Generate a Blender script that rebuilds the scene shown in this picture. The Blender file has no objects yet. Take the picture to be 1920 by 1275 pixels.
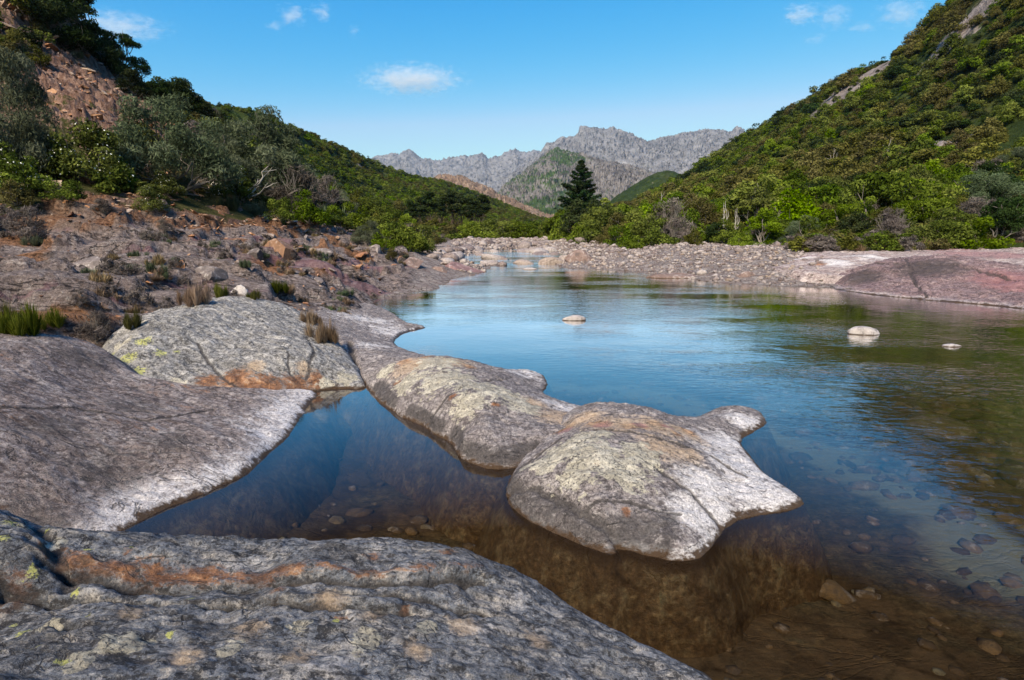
import bpy, math, random
import numpy as np
from mathutils import Vector
from mathutils.bvhtree import BVHTree

# ------------------------------------------------------------------ camera
scene = bpy.context.scene
FPX, CAM_H, CX, CY = 1050.0, 1.9, 960.0, 637.5
TILT = math.atan(207.5 / FPX)
cam_data = bpy.data.cameras.new("camera")
cam_data.sensor_width = 36.0
cam_data.lens = 36.0 * FPX / 1920.0
cam_data.clip_start = 0.05
cam_data.clip_end = 60000
cam = bpy.data.objects.new("camera", cam_data)
scene.collection.objects.link(cam)
cam.location = (0, 0, CAM_H)
cam.rotation_euler = (math.pi / 2 - TILT, 0, 0)
scene.camera = cam

# ------------------------------------------------------------------ sky, sun, exposure
SUN_EL, SUN_AZ = math.radians(43), math.radians(-156)      # azimuth from +Y towards +X
world = bpy.data.worlds.new("World")
scene.world = world
world.use_nodes = True
wn = world.node_tree
bg = wn.nodes["Background"]
sky = wn.nodes.new("ShaderNodeTexSky")
sky.sky_type = 'NISHITA'
sky.sun_disc = False
sky.sun_elevation = SUN_EL
sky.sun_rotation = SUN_AZ
sky.altitude = 600
sky.air_density = 1.15
sky.dust_density = 0.1
sky.ozone_density = 2.6
# grade of the whole sky: a deep polarised blue, the same curve in every direction
sep = wn.nodes.new("ShaderNodeSeparateColor"); comb = wn.nodes.new("ShaderNodeCombineColor")
wn.links.new(sky.outputs[0], sep.inputs[0])
for ch, (gain, power) in enumerate(((0.052, 3.45), (0.845, 1.07), (2.91, 0.40))):
    pw = wn.nodes.new("ShaderNodeMath"); pw.operation = 'POWER'; pw.inputs[1].default_value = power
    ml = wn.nodes.new("ShaderNodeMath"); ml.operation = 'MULTIPLY'; ml.inputs[1].default_value = gain
    wn.links.new(sep.outputs[ch], pw.inputs[0]); wn.links.new(pw.outputs[0], ml.inputs[0]); wn.links.new(ml.outputs[0], comb.inputs[ch])
capm = wn.nodes.new("ShaderNodeMath"); capm.operation = 'MULTIPLY'; capm.inputs[1].default_value = 0.62
capn = wn.nodes.new("ShaderNodeMath"); capn.operation = 'MINIMUM'
rl = comb.inputs[0].links[0].from_socket; wn.links.remove(comb.inputs[0].links[0])
wn.links.new(comb.inputs[1].links[0].from_socket, capm.inputs[0])
wn.links.new(rl, capn.inputs[0]); wn.links.new(capm.outputs[0], capn.inputs[1]); wn.links.new(capn.outputs[0], comb.inputs[0])
wn.links.new(comb.outputs[0], bg.inputs[0])
bg.inputs[1].default_value = 0.098

sun_data = bpy.data.lights.new("sun", 'SUN')
sun_data.energy = 5.0
sun_data.angle = math.radians(20)
sun_data.color = (1.0, 0.86, 0.66)
sun = bpy.data.objects.new("sun", sun_data)
scene.collection.objects.link(sun)
sdir = Vector((math.sin(SUN_AZ) * math.cos(SUN_EL), math.cos(SUN_AZ) * math.cos(SUN_EL), math.sin(SUN_EL)))
sun.rotation_euler = sdir.to_track_quat('Z', 'Y').to_euler()
sun.location = (-30, -20, 40)

vs = scene.view_settings
vs.view_transform = 'Standard'
vs.look = 'None'
vs.exposure = 0.75
vs.gamma = 1.0
scene.cycles.use_denoising = True
scene.cycles.max_bounces = 6
scene.cycles.diffuse_bounces = 3
scene.cycles.glossy_bounces = 3
scene.cycles.transparent_max_bounces = 12
scene.cycles.volume_bounces = 1
scene.cycles.caustics_reflective = False
scene.cycles.caustics_refractive = False
scene.cycles.volume_step_rate = 2.0
scene.cycles.volume_max_steps = 96

# ------------------------------------------------------------------ maths helpers
rng = np.random.default_rng(7)
random.seed(7)

def ray(px, py):
    cx, cy = (px - CX) / FPX, (CY - py) / FPX
    c, s = math.cos(TILT), math.sin(TILT)
    return cx, c + cy * s, -s + cy * c

def P(px, py, z):                  # point of a sight line at height z
    x, y, dz = ray(px, py)
    t = (z - CAM_H) / dz
    return (x * t, y * t, z)

def D(px, py, Y):                  # point of a sight line at depth Y
    x, y, dz = ray(px, py)
    t = Y / y
    return (x * t, Y, CAM_H + dz * t)

_rt = np.random.default_rng(11)
_perm = _rt.permutation(256).astype(np.int64)
_perm = np.concatenate([_perm, _perm, _perm])
_g = _rt.normal(size=(256, 3))
_g /= np.linalg.norm(_g, axis=1)[:, None]

def noise3(x, y, z=0.0):
    x = np.asarray(x, float); y = np.asarray(y, float); z = np.zeros_like(x) + z
    xi, yi, zi = np.floor(x).astype(np.int64), np.floor(y).astype(np.int64), np.floor(z).astype(np.int64)
    xf, yf, zf = x - xi, y - yi, z - zi
    fade = lambda t: t * t * t * (t * (t * 6 - 15) + 10)
    u, v, w = fade(xf), fade(yf), fade(zf)
    out = 0
    for dx in (0, 1):
        for dy in (0, 1):
            for dz in (0, 1):
                h = _perm[_perm[_perm[(xi + dx) & 255] + ((yi + dy) & 255)] + ((zi + dz) & 255)]
                gr = _g[h]
                d = gr[..., 0] * (xf - dx) + gr[..., 1] * (yf - dy) + gr[..., 2] * (zf - dz)
                out = out + d * (u if dx else 1 - u) * (v if dy else 1 - v) * (w if dz else 1 - w)
    return out * 1.6

def fbm(x, y, z=0.0, octaves=5, gain=0.5, lac=2.03):
    a, f, s = 1.0, 1.0, 0.0
    for i in range(octaves):
        s = s + a * noise3(x * f + i * 17.3, y * f - i * 9.1, np.asarray(z) * f)
        a *= gain; f *= lac
    return s

def ridged(x, y, z=0.0, octaves=5, gain=0.5, lac=2.1):
    a, f, s, n = 1.0, 1.0, 0.0, 0.0
    for i in range(octaves):
        s = s + a * (1 - 2 * np.abs(noise3(x * f + i * 31.7, y * f + i * 5.9, np.asarray(z) * f)))
        n += a; a *= gain; f *= lac
    return s / n

def smooth(a, b, x):
    t = np.clip((x - a) / (b - a), 0, 1)
    return t * t * (3 - 2 * t)

class TPS:
    def __init__(self, pts, vals, lam=1e-4):
        pts = np.asarray(pts, float); vals = np.asarray(vals, float)
        n = len(pts); self.pts = pts
        K = self._k(np.linalg.norm(pts[:, None] - pts[None], axis=2)) + lam * np.eye(n)
        Pm = np.c_[np.ones(n), pts]
        A = np.zeros((n + 3, n + 3)); A[:n, :n] = K; A[:n, n:] = Pm; A[n:, :n] = Pm.T
        self.w = np.linalg.solve(A, np.r_[vals, np.zeros(3)])
    @staticmethod
    def _k(r):
        return np.where(r > 1e-9, r * r * np.log(np.maximum(r, 1e-9)), 0.0)
    def __call__(self, x, y):
        x = np.asarray(x, float); sh = x.shape
        q = np.c_[x.ravel(), np.asarray(y, float).ravel()]
        out = np.empty(len(q)); n = len(self.pts)
        for i in range(0, len(q), 40000):
            c = q[i:i + 40000]
            r = np.sqrt((c[:, None, 0] - self.pts[None, :, 0]) ** 2 + (c[:, None, 1] - self.pts[None, :, 1]) ** 2)
            out[i:i + 40000] = self._k(r) @ self.w[:n] + self.w[n] + c @ self.w[n + 1:]
        return out.reshape(sh)

def poly_sd(x, y, poly):
    """signed distance to polygon (negative inside) and index/param of the nearest edge"""
    x = x.ravel(); y = y.ravel()
    best = np.full(x.shape, 1e9); bi = np.zeros(x.shape, int); bt = np.zeros(x.shape)
    ins = np.zeros(x.shape, bool); n = len(poly)
    for i in range(n):
        ax, ay = poly[i][:2]; bx, by = poly[(i + 1) % n][:2]
        ex, ey = bx - ax, by - ay
        t = np.clip(((x - ax) * ex + (y - ay) * ey) / (ex * ex + ey * ey + 1e-12), 0, 1)
        d = np.hypot(x - ax - t * ex, y - ay - t * ey)
        m = d < best
        best = np.where(m, d, best); bi = np.where(m, i, bi); bt = np.where(m, t, bt)
        c = ((ay > y) != (by > y)) & (x < (bx - ax) * (y - ay) / (by - ay + 1e-12) + ax)
        ins ^= c
    return np.where(ins, -best, best), bi, bt

def line_dist(x, y, pts):
    best = np.full(x.shape, 1e9); side = np.zeros(x.shape)
    for (ax, ay), (bx, by) in zip(pts[:-1], pts[1:]):
        ex, ey = bx - ax, by - ay
        t = np.clip(((x - ax) * ex + (y - ay) * ey) / (ex * ex + ey * ey + 1e-12), 0, 1)
        d = np.hypot(x - ax - t * ex, y - ay - t * ey)
        s = np.sign(ex * (y - ay) - ey * (x - ax))
        m = d < best
        best = np.where(m, d, best); side = np.where(m, s, side)
    return best, side

def blobs(x, y, pts):
    m = np.zeros_like(x)
    for px, py, z, r in pts:
        bx, by, _ = P(px, py, z)
        m = np.maximum(m, np.exp(-((x - bx) ** 2 + (y - by) ** 2) / (r * r)))
    return m

# ------------------------------------------------------------------ object helpers
COL = scene.collection

def mesh_np(name, verts, faces, smooth_shade=True, attrs=None):
    verts = np.asarray(verts, np.float32); faces = np.asarray(faces, np.int32)
    me = bpy.data.meshes.new(name)
    k = faces.shape[1]
    me.vertices.add(len(verts)); me.vertices.foreach_set("co", verts.ravel())
    me.loops.add(faces.size); me.loops.foreach_set("vertex_index", faces.ravel())
    me.polygons.add(len(faces))
    me.polygons.foreach_set("loop_start", np.arange(0, faces.size, k, dtype=np.int32))
    me.polygons.foreach_set("loop_total", np.full(len(faces), k, np.int32))
    me.update(calc_edges=True)
    me.polygons.foreach_set("use_smooth", np.full(len(faces), smooth_shade, bool))
    for an, av in (attrs or {}).items():
        a = me.attributes.new(an, 'FLOAT', 'POINT')
        a.data.foreach_set("value", np.asarray(av, np.float32).ravel())
    return me

def link(name, data, mat=None, parent=None, loc=None, label=None, cat=None, group=None, kind=None):
    o = bpy.data.objects.new(name, data)
    COL.objects.link(o)
    if mat is not None and data is not None:
        if not data.materials: data.materials.append(mat)
    if parent is not None: o.parent = parent
    if loc is not None: o.location = loc
    if label: o["label"] = label
    if cat: o["category"] = cat
    if group: o["group"] = group
    if kind: o["kind"] = kind
    return o

def grid_faces(nr, nc, wrap=False):
    i = np.arange(nr - 1)[:, None]; j = np.arange(nc if wrap else nc - 1)[None]
    a = i * nc + j; b = i * nc + (j + 1) % nc
    return np.stack([a, b, b + nc, a + nc], -1).reshape(-1, 4)

# ------------------------------------------------------------------ node helpers
class Mat:
    def __init__(self, name):
        self.m = bpy.data.materials.new(name); self.m.use_nodes = True
        self.t = self.m.node_tree; self.t.nodes.clear()
        self.out = self.n("ShaderNodeOutputMaterial")
    def n(self, typ, ins=None, **props):
        nd = self.t.nodes.new(typ)
        for k, v in props.items(): setattr(nd, k, v)
        for k, v in (ins or {}).items():
            s = nd.inputs[k]
            if isinstance(v, bpy.types.NodeSocket): self.t.links.new(v, s)
            else:
                if hasattr(s.default_value, '__len__') and not isinstance(v, str) and len(v) == 3 and len(s.default_value) == 4: v = (*v, 1)
                s.default_value = v
        return nd
    def pos(self): return self.n("ShaderNodeNewGeometry").outputs["Position"]
    def map(self, v, scale=(1, 1, 1), rot=(0, 0, 0), loc=(0, 0, 0)):
        return self.n("ShaderNodeMapping", {"Vector": v, "Scale": scale, "Rotation": rot, "Location": loc}).outputs[0]
    def noise(self, v, scale, detail=6, rough=0.55, dist=0.0):
        return self.n("ShaderNodeTexNoise", {"Vector": v, "Scale": scale, "Detail": detail, "Roughness": rough, "Distortion": dist}).outputs[0]
    def vor(self, v, scale, feature='F1', out="Distance", rand=1.0):
        return self.n("ShaderNodeTexVoronoi", {"Vector": v, "Scale": scale, "Randomness": rand}, feature=feature).outputs[out]
    def ramp(self, f, stops, interp='LINEAR'):
        nd = self.n("ShaderNodeValToRGB", {"Fac": f}); r = nd.color_ramp; r.interpolation = interp
        while len(r.elements) > 1: r.elements.remove(r.elements[-1])
        r.elements[0].position = stops[0][0]; r.elements[0].color = (*stops[0][1], 1)
        for p, c in stops[1:]:
            e = r.elements.new(p); e.color = (*c, 1)
        return nd.outputs[0]
    def mix(self, f, a, b, mode='MIX'):
        nd = self.n("ShaderNodeMix", data_type='RGBA', blend_type=mode)
        for i, v in ((0, f), (6, a), (7, b)):
            if isinstance(v, bpy.types.NodeSocket): self.t.links.new(v, nd.inputs[i])
            else: nd.inputs[i].default_value = v if i == 0 else (*v, 1)
        return nd.outputs[2]
    def math(self, op, a, b=0.0, clamp=False):
        nd = self.n("ShaderNodeMath", operation=op, use_clamp=clamp)
        for i, v in ((0, a), (1, b)):
            if isinstance(v, bpy.types.NodeSocket): self.t.links.new(v, nd.inputs[i])
            else: nd.inputs[i].default_value = v
        return nd.outputs[0]
    def step(self, f, lo, hi, a=0.0, b=1.0):
        return self.n("ShaderNodeMapRange", {"Value": f, "From Min": lo, "From Max": hi, "To Min": a, "To Max": b}, interpolation_type='SMOOTHSTEP').outputs[0]
    def attr(self, name): return self.n("ShaderNodeAttribute", attribute_name=name).outputs["Fac"]
    def bump(self, h, strength, dist, normal=None):
        ins = {"Height": h, "Strength": strength, "Distance": dist}
        if normal is not None: ins["Normal"] = normal
        return self.n("ShaderNodeBump", ins).outputs[0]
    def z(self, p): return self.n("ShaderNodeSeparateXYZ", {0: p}).outputs[2]
    def finish(self, surf): self.t.links.new(surf, self.out.inputs[0]); return self.m
    def principled(self, col, rough=0.9, normal=None, spec=0.25):
        ins = {"Base Color": col, "Roughness": rough, "Specular IOR Level": spec}
        if normal is not None: ins["Normal"] = normal
        return self.n("ShaderNodeBsdfPrincipled", ins).outputs[0]

def rock_material(name, cols, dark=(0.04, 0.036, 0.036), scale=1.0, stretch=(1, 1, 1), rot=(0, 0, 0),
                  speck=0.5, blotch=0.45, pale_h=(0.0, 0.0), bump=1.0, seed=0.0, waterline=True, crack=0.7):
    """weathered granite / rhyolite: banded base, crust lichens, hairline joints, rust stains, bleached band above the water"""
    M = Mat(name); p0 = M.pos(); p = M.map(p0, loc=(seed, seed * .7, seed * .3))
    ps = M.map(p, scale=stretch, rot=rot)
    n1 = M.noise(ps, 1.9 * scale, 11, 0.68, 0.4)
    n2 = M.noise(ps, 8 * scale, 10, 0.74, 0.25)
    n3 = M.noise(p, 38 * scale, 7, 0.74, 0.3)
    n4 = M.noise(p, 140 * scale, 3, 0.6)
    n5 = M.noise(p, 5.0 * scale, 10, 0.74, 0.6)
    n6 = M.noise(p, 75, 6, 0.8)
    n7 = M.noise(p, 20 * scale, 8, 0.75)
    c0, c1, c2, c3 = cols
    col = M.ramp(n1, [(0.30, c0), (0.42, c1), (0.50, c2), (0.56, c1), (0.62, c3), (0.74, c2)])
    col = M.mix(M.step(n2, 0.50, 0.60, 0, 0.55), col, c3)
    col = M.mix(M.math('MULTIPLY', M.step(n2, 0.47, 0.38), blotch), col, dark)
    # crust lichens: sharp-edged light and dark patches
    col = M.mix(M.step(n5, 0.56, 0.60, 0, 0.5), col, tuple(min(1, c * 1.25 + .02) for c in c3))
    col = M.mix(M.step(n5, 0.43, 0.40, 0, blotch), col, tuple(c * .55 for c in c0))
    col = M.mix(M.math('MULTIPLY', M.step(n3, 0.48, 0.38), speck), col, dark)
    col = M.mix(M.math('MULTIPLY', M.step(n3, 0.57, 0.66), 0.55), col, tuple(min(1, c * 1.3 + .04) for c in c3))
    col = M.mix(M.math('MULTIPLY', M.step(n4, 0.52, 0.36), 0.35), col, dark)
    col = M.mix(M.math('MULTIPLY', M.step(n7, 0.47, 0.40), speck), col, tuple(c * .6 for c in c0))
    col = M.mix(M.math('MULTIPLY', M.step(n7, 0.55, 0.60), 0.45), col, tuple(min(1, c * 1.1) for c in c3))
    # bleached mineral coat left by high water
    zz = M.z(p0)
    wob = M.math('ADD', zz, M.math('MULTIPLY', M.math('SUBTRACT', n1, 0.5), 0.10))
    wob = M.math('ADD', wob, M.math('MULTIPLY', M.math('SUBTRACT', n2, 0.5), 0.14))
    pale = M.math('ADD', M.attr("pale"), M.math('MULTIPLY', M.math('SUBTRACT', n2, 0.5), 1.9))
    pale = M.math('ADD', pale, M.math('MULTIPLY', M.math('SUBTRACT', n1, 0.5), 1.0))
    pale = M.step(pale, 0.35, 0.95)
    pale = M.math('MULTIPLY', pale, M.step(n3, 0.38, 0.55, 0.35, 0.95))
    if pale_h[1] > 0:
        ph = M.step(wob, pale_h[1], pale_h[0])
        pale = M.math('MAXIMUM', pale, M.math('MULTIPLY', ph, M.step(n3, 0.38, 0.58, 0.05, 0.6)))
    col = M.mix(pale, col, (0.66, 0.63, 0.63))
    # rust
    rust = M.math('ADD', M.attr("rust"), M.math('MULTIPLY', M.math('SUBTRACT', n2, 0.5), 2.2))
    rust = M.math('ADD', rust, M.math('MULTIPLY', M.math('SUBTRACT', n3, 0.5), 1.0))
    rust = M.step(rust, 0.45, 0.85)
    rcol = M.ramp(n5, [(0.34, (0.05, 0.025, 0.015)), (0.46, (0.15, 0.06, 0.024)), (0.56, (0.29, 0.125, 0.048)), (0.68, (0.42, 0.26, 0.14))])
    col = M.mix(M.math('MULTIPLY', rust, 0.85), col, rcol)
    # ochre wash
    oc = M.math('ADD', M.attr('ochre'), M.math('MULTIPLY', M.math('SUBTRACT', n2, 0.5), 1.8))
    oc = M.math('ADD', oc, M.math('MULTIPLY', M.math('SUBTRACT', n7, 0.5), 1.4))
    col = M.mix(M.math('MULTIPLY', M.step(oc, 0.30, 0.95), 0.62), col, M.mix(n2, (0.34, 0.20, 0.10), (0.58, 0.47, 0.34)))
    # purple-red bands
    pu = M.math('ADD', M.attr("purple"), M.math('MULTIPLY', M.math('SUBTRACT', n2, 0.5), 1.6))
    col = M.mix(M.math('MULTIPLY', M.step(pu, 0.35, 0.8), 0.6), col, M.mix(n3, (0.17, 0.06, 0.075), (0.33, 0.17, 0.17)))
    # dark mask: seepage stains, darkened cracks, and shade painted at the boulder's foot
    da = M.math('ADD', M.attr("dark"), M.math('MULTIPLY', M.math('SUBTRACT', n2, 0.5), 1.8))
    da = M.math('ADD', da, M.math('MULTIPLY', M.math('SUBTRACT', n3, 0.5), 1.2))
    col = M.mix(M.math('MULTIPLY', M.step(da, 0.4, 0.9), 0.8), col, dark)
    # grey-cream crustose lichen with round lobes
    lv = M.vor(p, 15, 'SMOOTH_F1')
    la = M.math('ADD', M.attr("lichen"), M.math('MULTIPLY', M.math('SUBTRACT', n2, 0.5), 1.5))
    la = M.math('SUBTRACT', la, M.math('MULTIPLY', lv, 0.8))
    lm = M.step(la, 0.10, 0.15)
    lm = M.math('MULTIPLY', lm, M.step(n3, 0.40, 0.47))
    lcol = M.mix(M.step(n5, 0.4, 0.6), M.mix(n3, (0.23, 0.21, 0.165), (0.38, 0.35, 0.28)), M.mix(n3, (0.41, 0.375, 0.30), (0.60, 0.555, 0.455)))
    col = M.mix(M.math('MULTIPLY', lm, 0.95), col, lcol)
    # yellow-green map lichen
    ya = M.math('ADD', M.attr("yellow"), M.math('MULTIPLY', M.math('SUBTRACT', n7, 0.5), 2.6))
    ym = M.math('MULTIPLY', M.step(ya, 0.62, 0.70), M.step(n3, 0.44, 0.5))
    col = M.mix(ym, col, M.mix(n4, (0.33, 0.33, 0.11), (0.52, 0.52, 0.18)))
    col = M.mix(0.8, col, M.ramp(n6, [(.30, (.30, .29, .29)), (.47, (.86, .85, .84)), (.56, (1.12, 1.1, 1.08)), (.72, (1.7, 1.66, 1.6))]), 'MULTIPLY')
    # hairline joints
    jn = M.noise(M.map(p, scale=(.8, 1.5, 1.5), rot=(0, 0, rot[2] + .25)), 1.6 * scale, 5, 0.55, 0.9)
    jl = M.step(M.math('ABSOLUTE', M.math('SUBTRACT', jn, 0.5)), 0.010, 0.002)
    jl = M.math('MULTIPLY', jl, M.step(n5, .42, .52))
    col = M.mix(M.math('MULTIPLY', jl, crack), col, tuple(c * .5 for c in dark))
    rough = 0.88
    if waterline:
        wetm = M.step(wob, 0.042, 0.012)
        col = M.mix(wetm, col, (0.06, 0.036, 0.02))
        alg = M.step(zz, -0.02, -0.10)
        bed = M.ramp(n5, [(.32, (0.05, 0.030, 0.016)), (.48, (0.12, 0.074, 0.038)), (.6, (0.19, 0.135, 0.075)), (.72, (0.16, 0.15, 0.09))])
        bed = M.mix(.85, bed, M.ramp(n7, [(.30, (.35, .33, .30)), (.48, (.85, .85, .82)), (.58, (1.25, 1.2, 1.1)), (.72, (1.9, 1.8, 1.6))]), 'MULTIPLY')
        col = M.mix(alg, col, bed)
        rough = M.step(wetm, 0, 1, 0.88, 0.35)
    h = M.math('ADD', M.math('MULTIPLY', n2, 0.45), M.math('MULTIPLY', n7, 0.28))
    h = M.math('ADD', h, M.math('MULTIPLY', n3, 0.22))
    h = M.math('ADD', h, M.math('MULTIPLY', n6, 0.12))
    h = M.math('ADD', h, M.math('MULTIPLY', n4, 0.10))
    h = M.math('ADD', h, M.math('MULTIPLY', lm, 0.03))
    h = M.math('SUBTRACT', h, M.math('MULTIPLY', jl, 0.25 * crack))
    h = M.math('ADD', h, M.math('MULTIPLY', M.step(n5, 0.40, 0.60), 0.15))
    nb = M.bump(h, 1.0, 0.045 * bump / scale)
    return M.finish(M.principled(col, rough, nb, 0.2))

# ================================================================== GROUND (riverbed, banks, valley floor)
ctl = []
def gz(px, py, z): ctl.append(P(px, py, z))
def gy(px, py, Y): ctl.append(D(px, py, Y))
def gw(x, y, z): ctl.append((x, y, z))
# riverbed of the still pool and the river
for a in [(400, 900, -.30), (650, 850, -.5), (560, 960, -.45), (800, 950, -.6), (1000, 1060, -.5), (1150, 1150, -.5), (1500, 1010, -.55),
          (1800, 1100, -.5), (1400, 1200, -.5), (1700, 850, -.5), (1850, 720, -.4), (1550, 680, -.45), (1300, 700, -.6), (1200, 620, -.5),
          (1000, 570, -.5), (1000, 700, -.75), (850, 590, -.5), (1500, 590, -.4), (1750, 610, -.4), (1200, 545, -.35), (1000, 525, -.3),
          (900, 620, -.6), (1100, 800, -.6), (700, 720, -.45), (1550, 850, -.6), (1900, 900, -.5)]: gz(*a)
# right shore, gravel bar, pale shelf
for a in [(1060, 503, 0), (1150, 507, 0), (1230, 515, 0), (1330, 528, 0), (1420, 534, 0), (1560, 546, -.05), (1700, 562, -.1), (1900, 582, -.1),
          (1200, 492, .30), (1300, 484, .55), (1450, 503, .42), (1400, 474, .85), (1250, 470, .8), (1110, 482, .3), (1600, 480, .75),
          (1750, 465, .95), (1900, 462, 1.0), (1700, 500, .5)]: gz(*a)
# left shore and bedrock bank
for a in [(700, 566, -.02), (820, 547, -.02), (835, 528, 0), (905, 509, 0), (960, 498, -.02)]: gz(*a)
for a in [(480, 411, 20), (600, 431, 25), (300, 375, 17), (150, 345, 16), (0, 402, 13.5), (0, 450, 11.5), (300, 455, 13), (450, 455, 16),
          (620, 500, 16), (700, 472, 22), (800, 485, 25), (400, 515, 10.5), (560, 552, 11.5), (200, 500, 10), (0, 520, 8.2), (150, 560, 7.2),
          (400, 553, 9.5), (0, 575, 6.6), (600, 455, 20), (760, 520, 19.5), (640, 560, 13)]: gy(*a)
# beneath the slabs of the left shore
for a in [(0, 700, .4), (200, 760, .0), (0, 850, .1), (350, 830, -.15), (350, 650, .35), (550, 660, .1), (550, 780, -.2), (620, 620, .1),
          (750, 700, -.3), (300, 1150, -.2), (800, 1200, -.35), (0, 1000, -.1)]: gz(*a)
# upstream rapids and valley floor
for a in [(840, 480, .25), (880, 486, -.12), (950, 481, -.10), (1040, 484, -.10), (1000, 477, .0), (930, 475, .02), (930, 468, .30), (1000, 467, .26), (1050, 462, .5), (860, 464, .55), (1000, 458, .55)]: gz(*a)
for a in [(900, 448, 75), (1000, 445, 80), (700, 452, 45), (800, 462, 46), (1200, 468, 36), (1400, 462, 34), (1700, 449, 34), (1920, 444, 33),
          (960, 437, 180), (700, 436, 180), (1300, 437, 180), (300, 430, 60), (500, 433, 60), (1700, 432, 80), (150, 300, 24)]: gy(*a)
# outside the frame
for a in [(-4, 0, .7), (-2, -3, .7), (0, -.6, .35), (2, -2, -.3), (5, -2, -.5), (9, 3, -.5), (16, 0, .3), (30, 5, 3), (60, 10, 16), (-9, 2, 1.4),
          (-16, 4, 4.5), (-35, 10, 15), (-10, -15, 1), (0, -20, -.4), (12, -18, 0), (40, -40, 8), (-40, -40, 14), (0, -80, 1), (120, -60, 40),
          (-130, -50, 45), (0, -400, 10), (500, 0, 20), (-500, 0, 20), (0, 900, 0), (400, 900, 0), (-400, 900, 0), (2500, 2500, 0), (-2500, 2500, 0),
          (0, 4000, 0), (0, -4000, 0), (4500, 0, 0), (-4500, 0, 0), (150, 150, 1), (-150, 150, 1)]: gw(*a)
ctl = np.array(ctl)
def warp(x, y):
    r = np.hypot(x, y); L = np.log1p(r / 1.5); a = np.arctan2(x, y)
    return np.sin(a) * L, np.cos(a) * L, r
_wx, _wy, _wr = warp(ctl[:, 0], ctl[:, 1])
_gt = TPS(np.c_[_wx, _wy], ctl[:, 2] / (_wr + 3), lam=2e-3)

def px_of(x, y, z):
    c, s = math.cos(TILT), math.sin(TILT)
    d = y * c - (z - CAM_H) * s
    return CX + FPX * x / np.maximum(d, 1e-3)

shore_left = [P(*a)[:2] for a in [(0, 640, .8), (400, 560, .7), (560, 570, .5), (700, 566, 0), (820, 547, 0), (905, 509, 0)]]
def ground_fields(x, y):
    wx, wy, r = warp(x, y)
    z = _gt(wx, wy) * (r + 3)
    left = smooth(0.4, -0.6, x - (-0.15 * y - 0.5)) * (y > 0)          # bedrock side
    rock = left * smooth(2, 6, r) * smooth(70, 45, r) * smooth(-0.05, .12, z)
    # foliated bedrock: benches that run parallel to the river, broken by joints
    u = x * 0.82 + y * 0.57; v = -x * 0.57 + y * 0.82
    amp = rock * np.clip(r * 0.017, .03, .45)
    k = 1.0 / np.clip(r * 0.10, .5, 2.0)
    k = 0.9
    st = ridged(u * 0.35, v * 1.1, 0, 5, .55)
    z = z + amp * (st - .35) * 1.0 + amp * 0.7 * fbm(x * 0.9, y * 0.9, 3, 7, .58)
    tz = z / 0.40 + fbm(u * .4, v * .4, 1, 3) * .8
    z = z + rock * 0.40 * 0.75 * (np.floor(tz) + smooth(.55, .95, tz - np.floor(tz)) - tz) * smooth(.25, .6, z)
    # gentle relief elsewhere
    oth = 1 - rock
    z = z + oth * (0.05 * fbm(x * .7, y * .7, 5, 5)) * smooth(1, 4, r) + oth * smooth(40, 120, r) * 0.6 * fbm(x * .03, y * .03, 6, 4)
    up = smooth(28, 36, y) * smooth(80, 55, y) * smooth(12, 6, np.abs(x - 0.02 * y))
    z = z + up * 0.16 * fbm(x * .8, y * .5, 8, 4)
    return z, rock, r

def ground_z(x, y):
    return ground_fields(np.atleast_1d(np.asarray(x, float)), np.atleast_1d(np.asarray(y, float)))[0]

az = np.concatenate([np.radians(np.linspace(-180, -52, 50, endpoint=False)), np.radians(np.linspace(-52, 52, 620, endpoint=False)),
                     np.radians(np.linspace(52, 180, 50, endpoint=False))])
rr = np.concatenate([np.geomspace(.25, 3.5, 40, endpoint=False), np.geomspace(3.5, 70, 300, endpoint=False), np.geomspace(70, 6400, 70)])
AZ, RR = np.meshgrid(az, rr)
gx, gyy = RR * np.sin(AZ), RR * np.cos(AZ)
GZ, GROCK, GR = ground_fields(gx.ravel(), gyy.ravel())
gpx = px_of(gx.ravel(), gyy.ravel(), GZ)
X_, Y_ = gx.ravel(), gyy.ravel()
bank = (X_ < -0.10 * Y_) & (Y_ > 0)
soil = np.where(bank, smooth(1.75, 2.15, GZ + .25 * fbm(X_ * .35, Y_ * .35, 2, 4)) * smooth(70, 40, GR), 0)
gravel = np.where(~bank, smooth(-.05, .08, GZ) * smooth(75, 50, GR), 0) * (Y_ > 4)
green = np.maximum(smooth(55, 85, GR), np.where(~bank, smooth(.95, 1.3, GZ) * smooth(15, 25, GR), 0))
rust = np.where(bank, smooth(.1, .5, fbm(X_ * .45 + 9, Y_ * .45, 4, 4)) * smooth(.3, 1.0, GZ) * .85, 0)
purp = np.where(bank, smooth(.15, .45, fbm((X_ * .82 + Y_ * .57) * .15 + 2, (-X_ * .57 + Y_ * .82) * .8, 4, 3)) * .8, 0)
_sl = [P(*a)[:2] for a in [(1000, 700, -.5), (1250, 730, -.5), (1430, 800, -.5), (1560, 850, -.5), (1750, 960, -.5), (1900, 1080, -.5)]]
_sd, _ = line_dist(X_ + .25 * fbm(X_ * 1.2, Y_ * 1.2, 3, 3), Y_ + .25 * fbm(X_ * 1.2, Y_ * 1.2, 13, 3), _sl)
sand = np.exp(-(_sd / .42) ** 2) * (GR < 14)
gmesh = mesh_np("ground", np.c_[X_, Y_, GZ], grid_faces(len(rr), len(az), True),
                attrs=dict(rock=GROCK, soil=soil, gravel=gravel, green=green, rust=rust, purple=purp, sand=sand))

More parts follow.
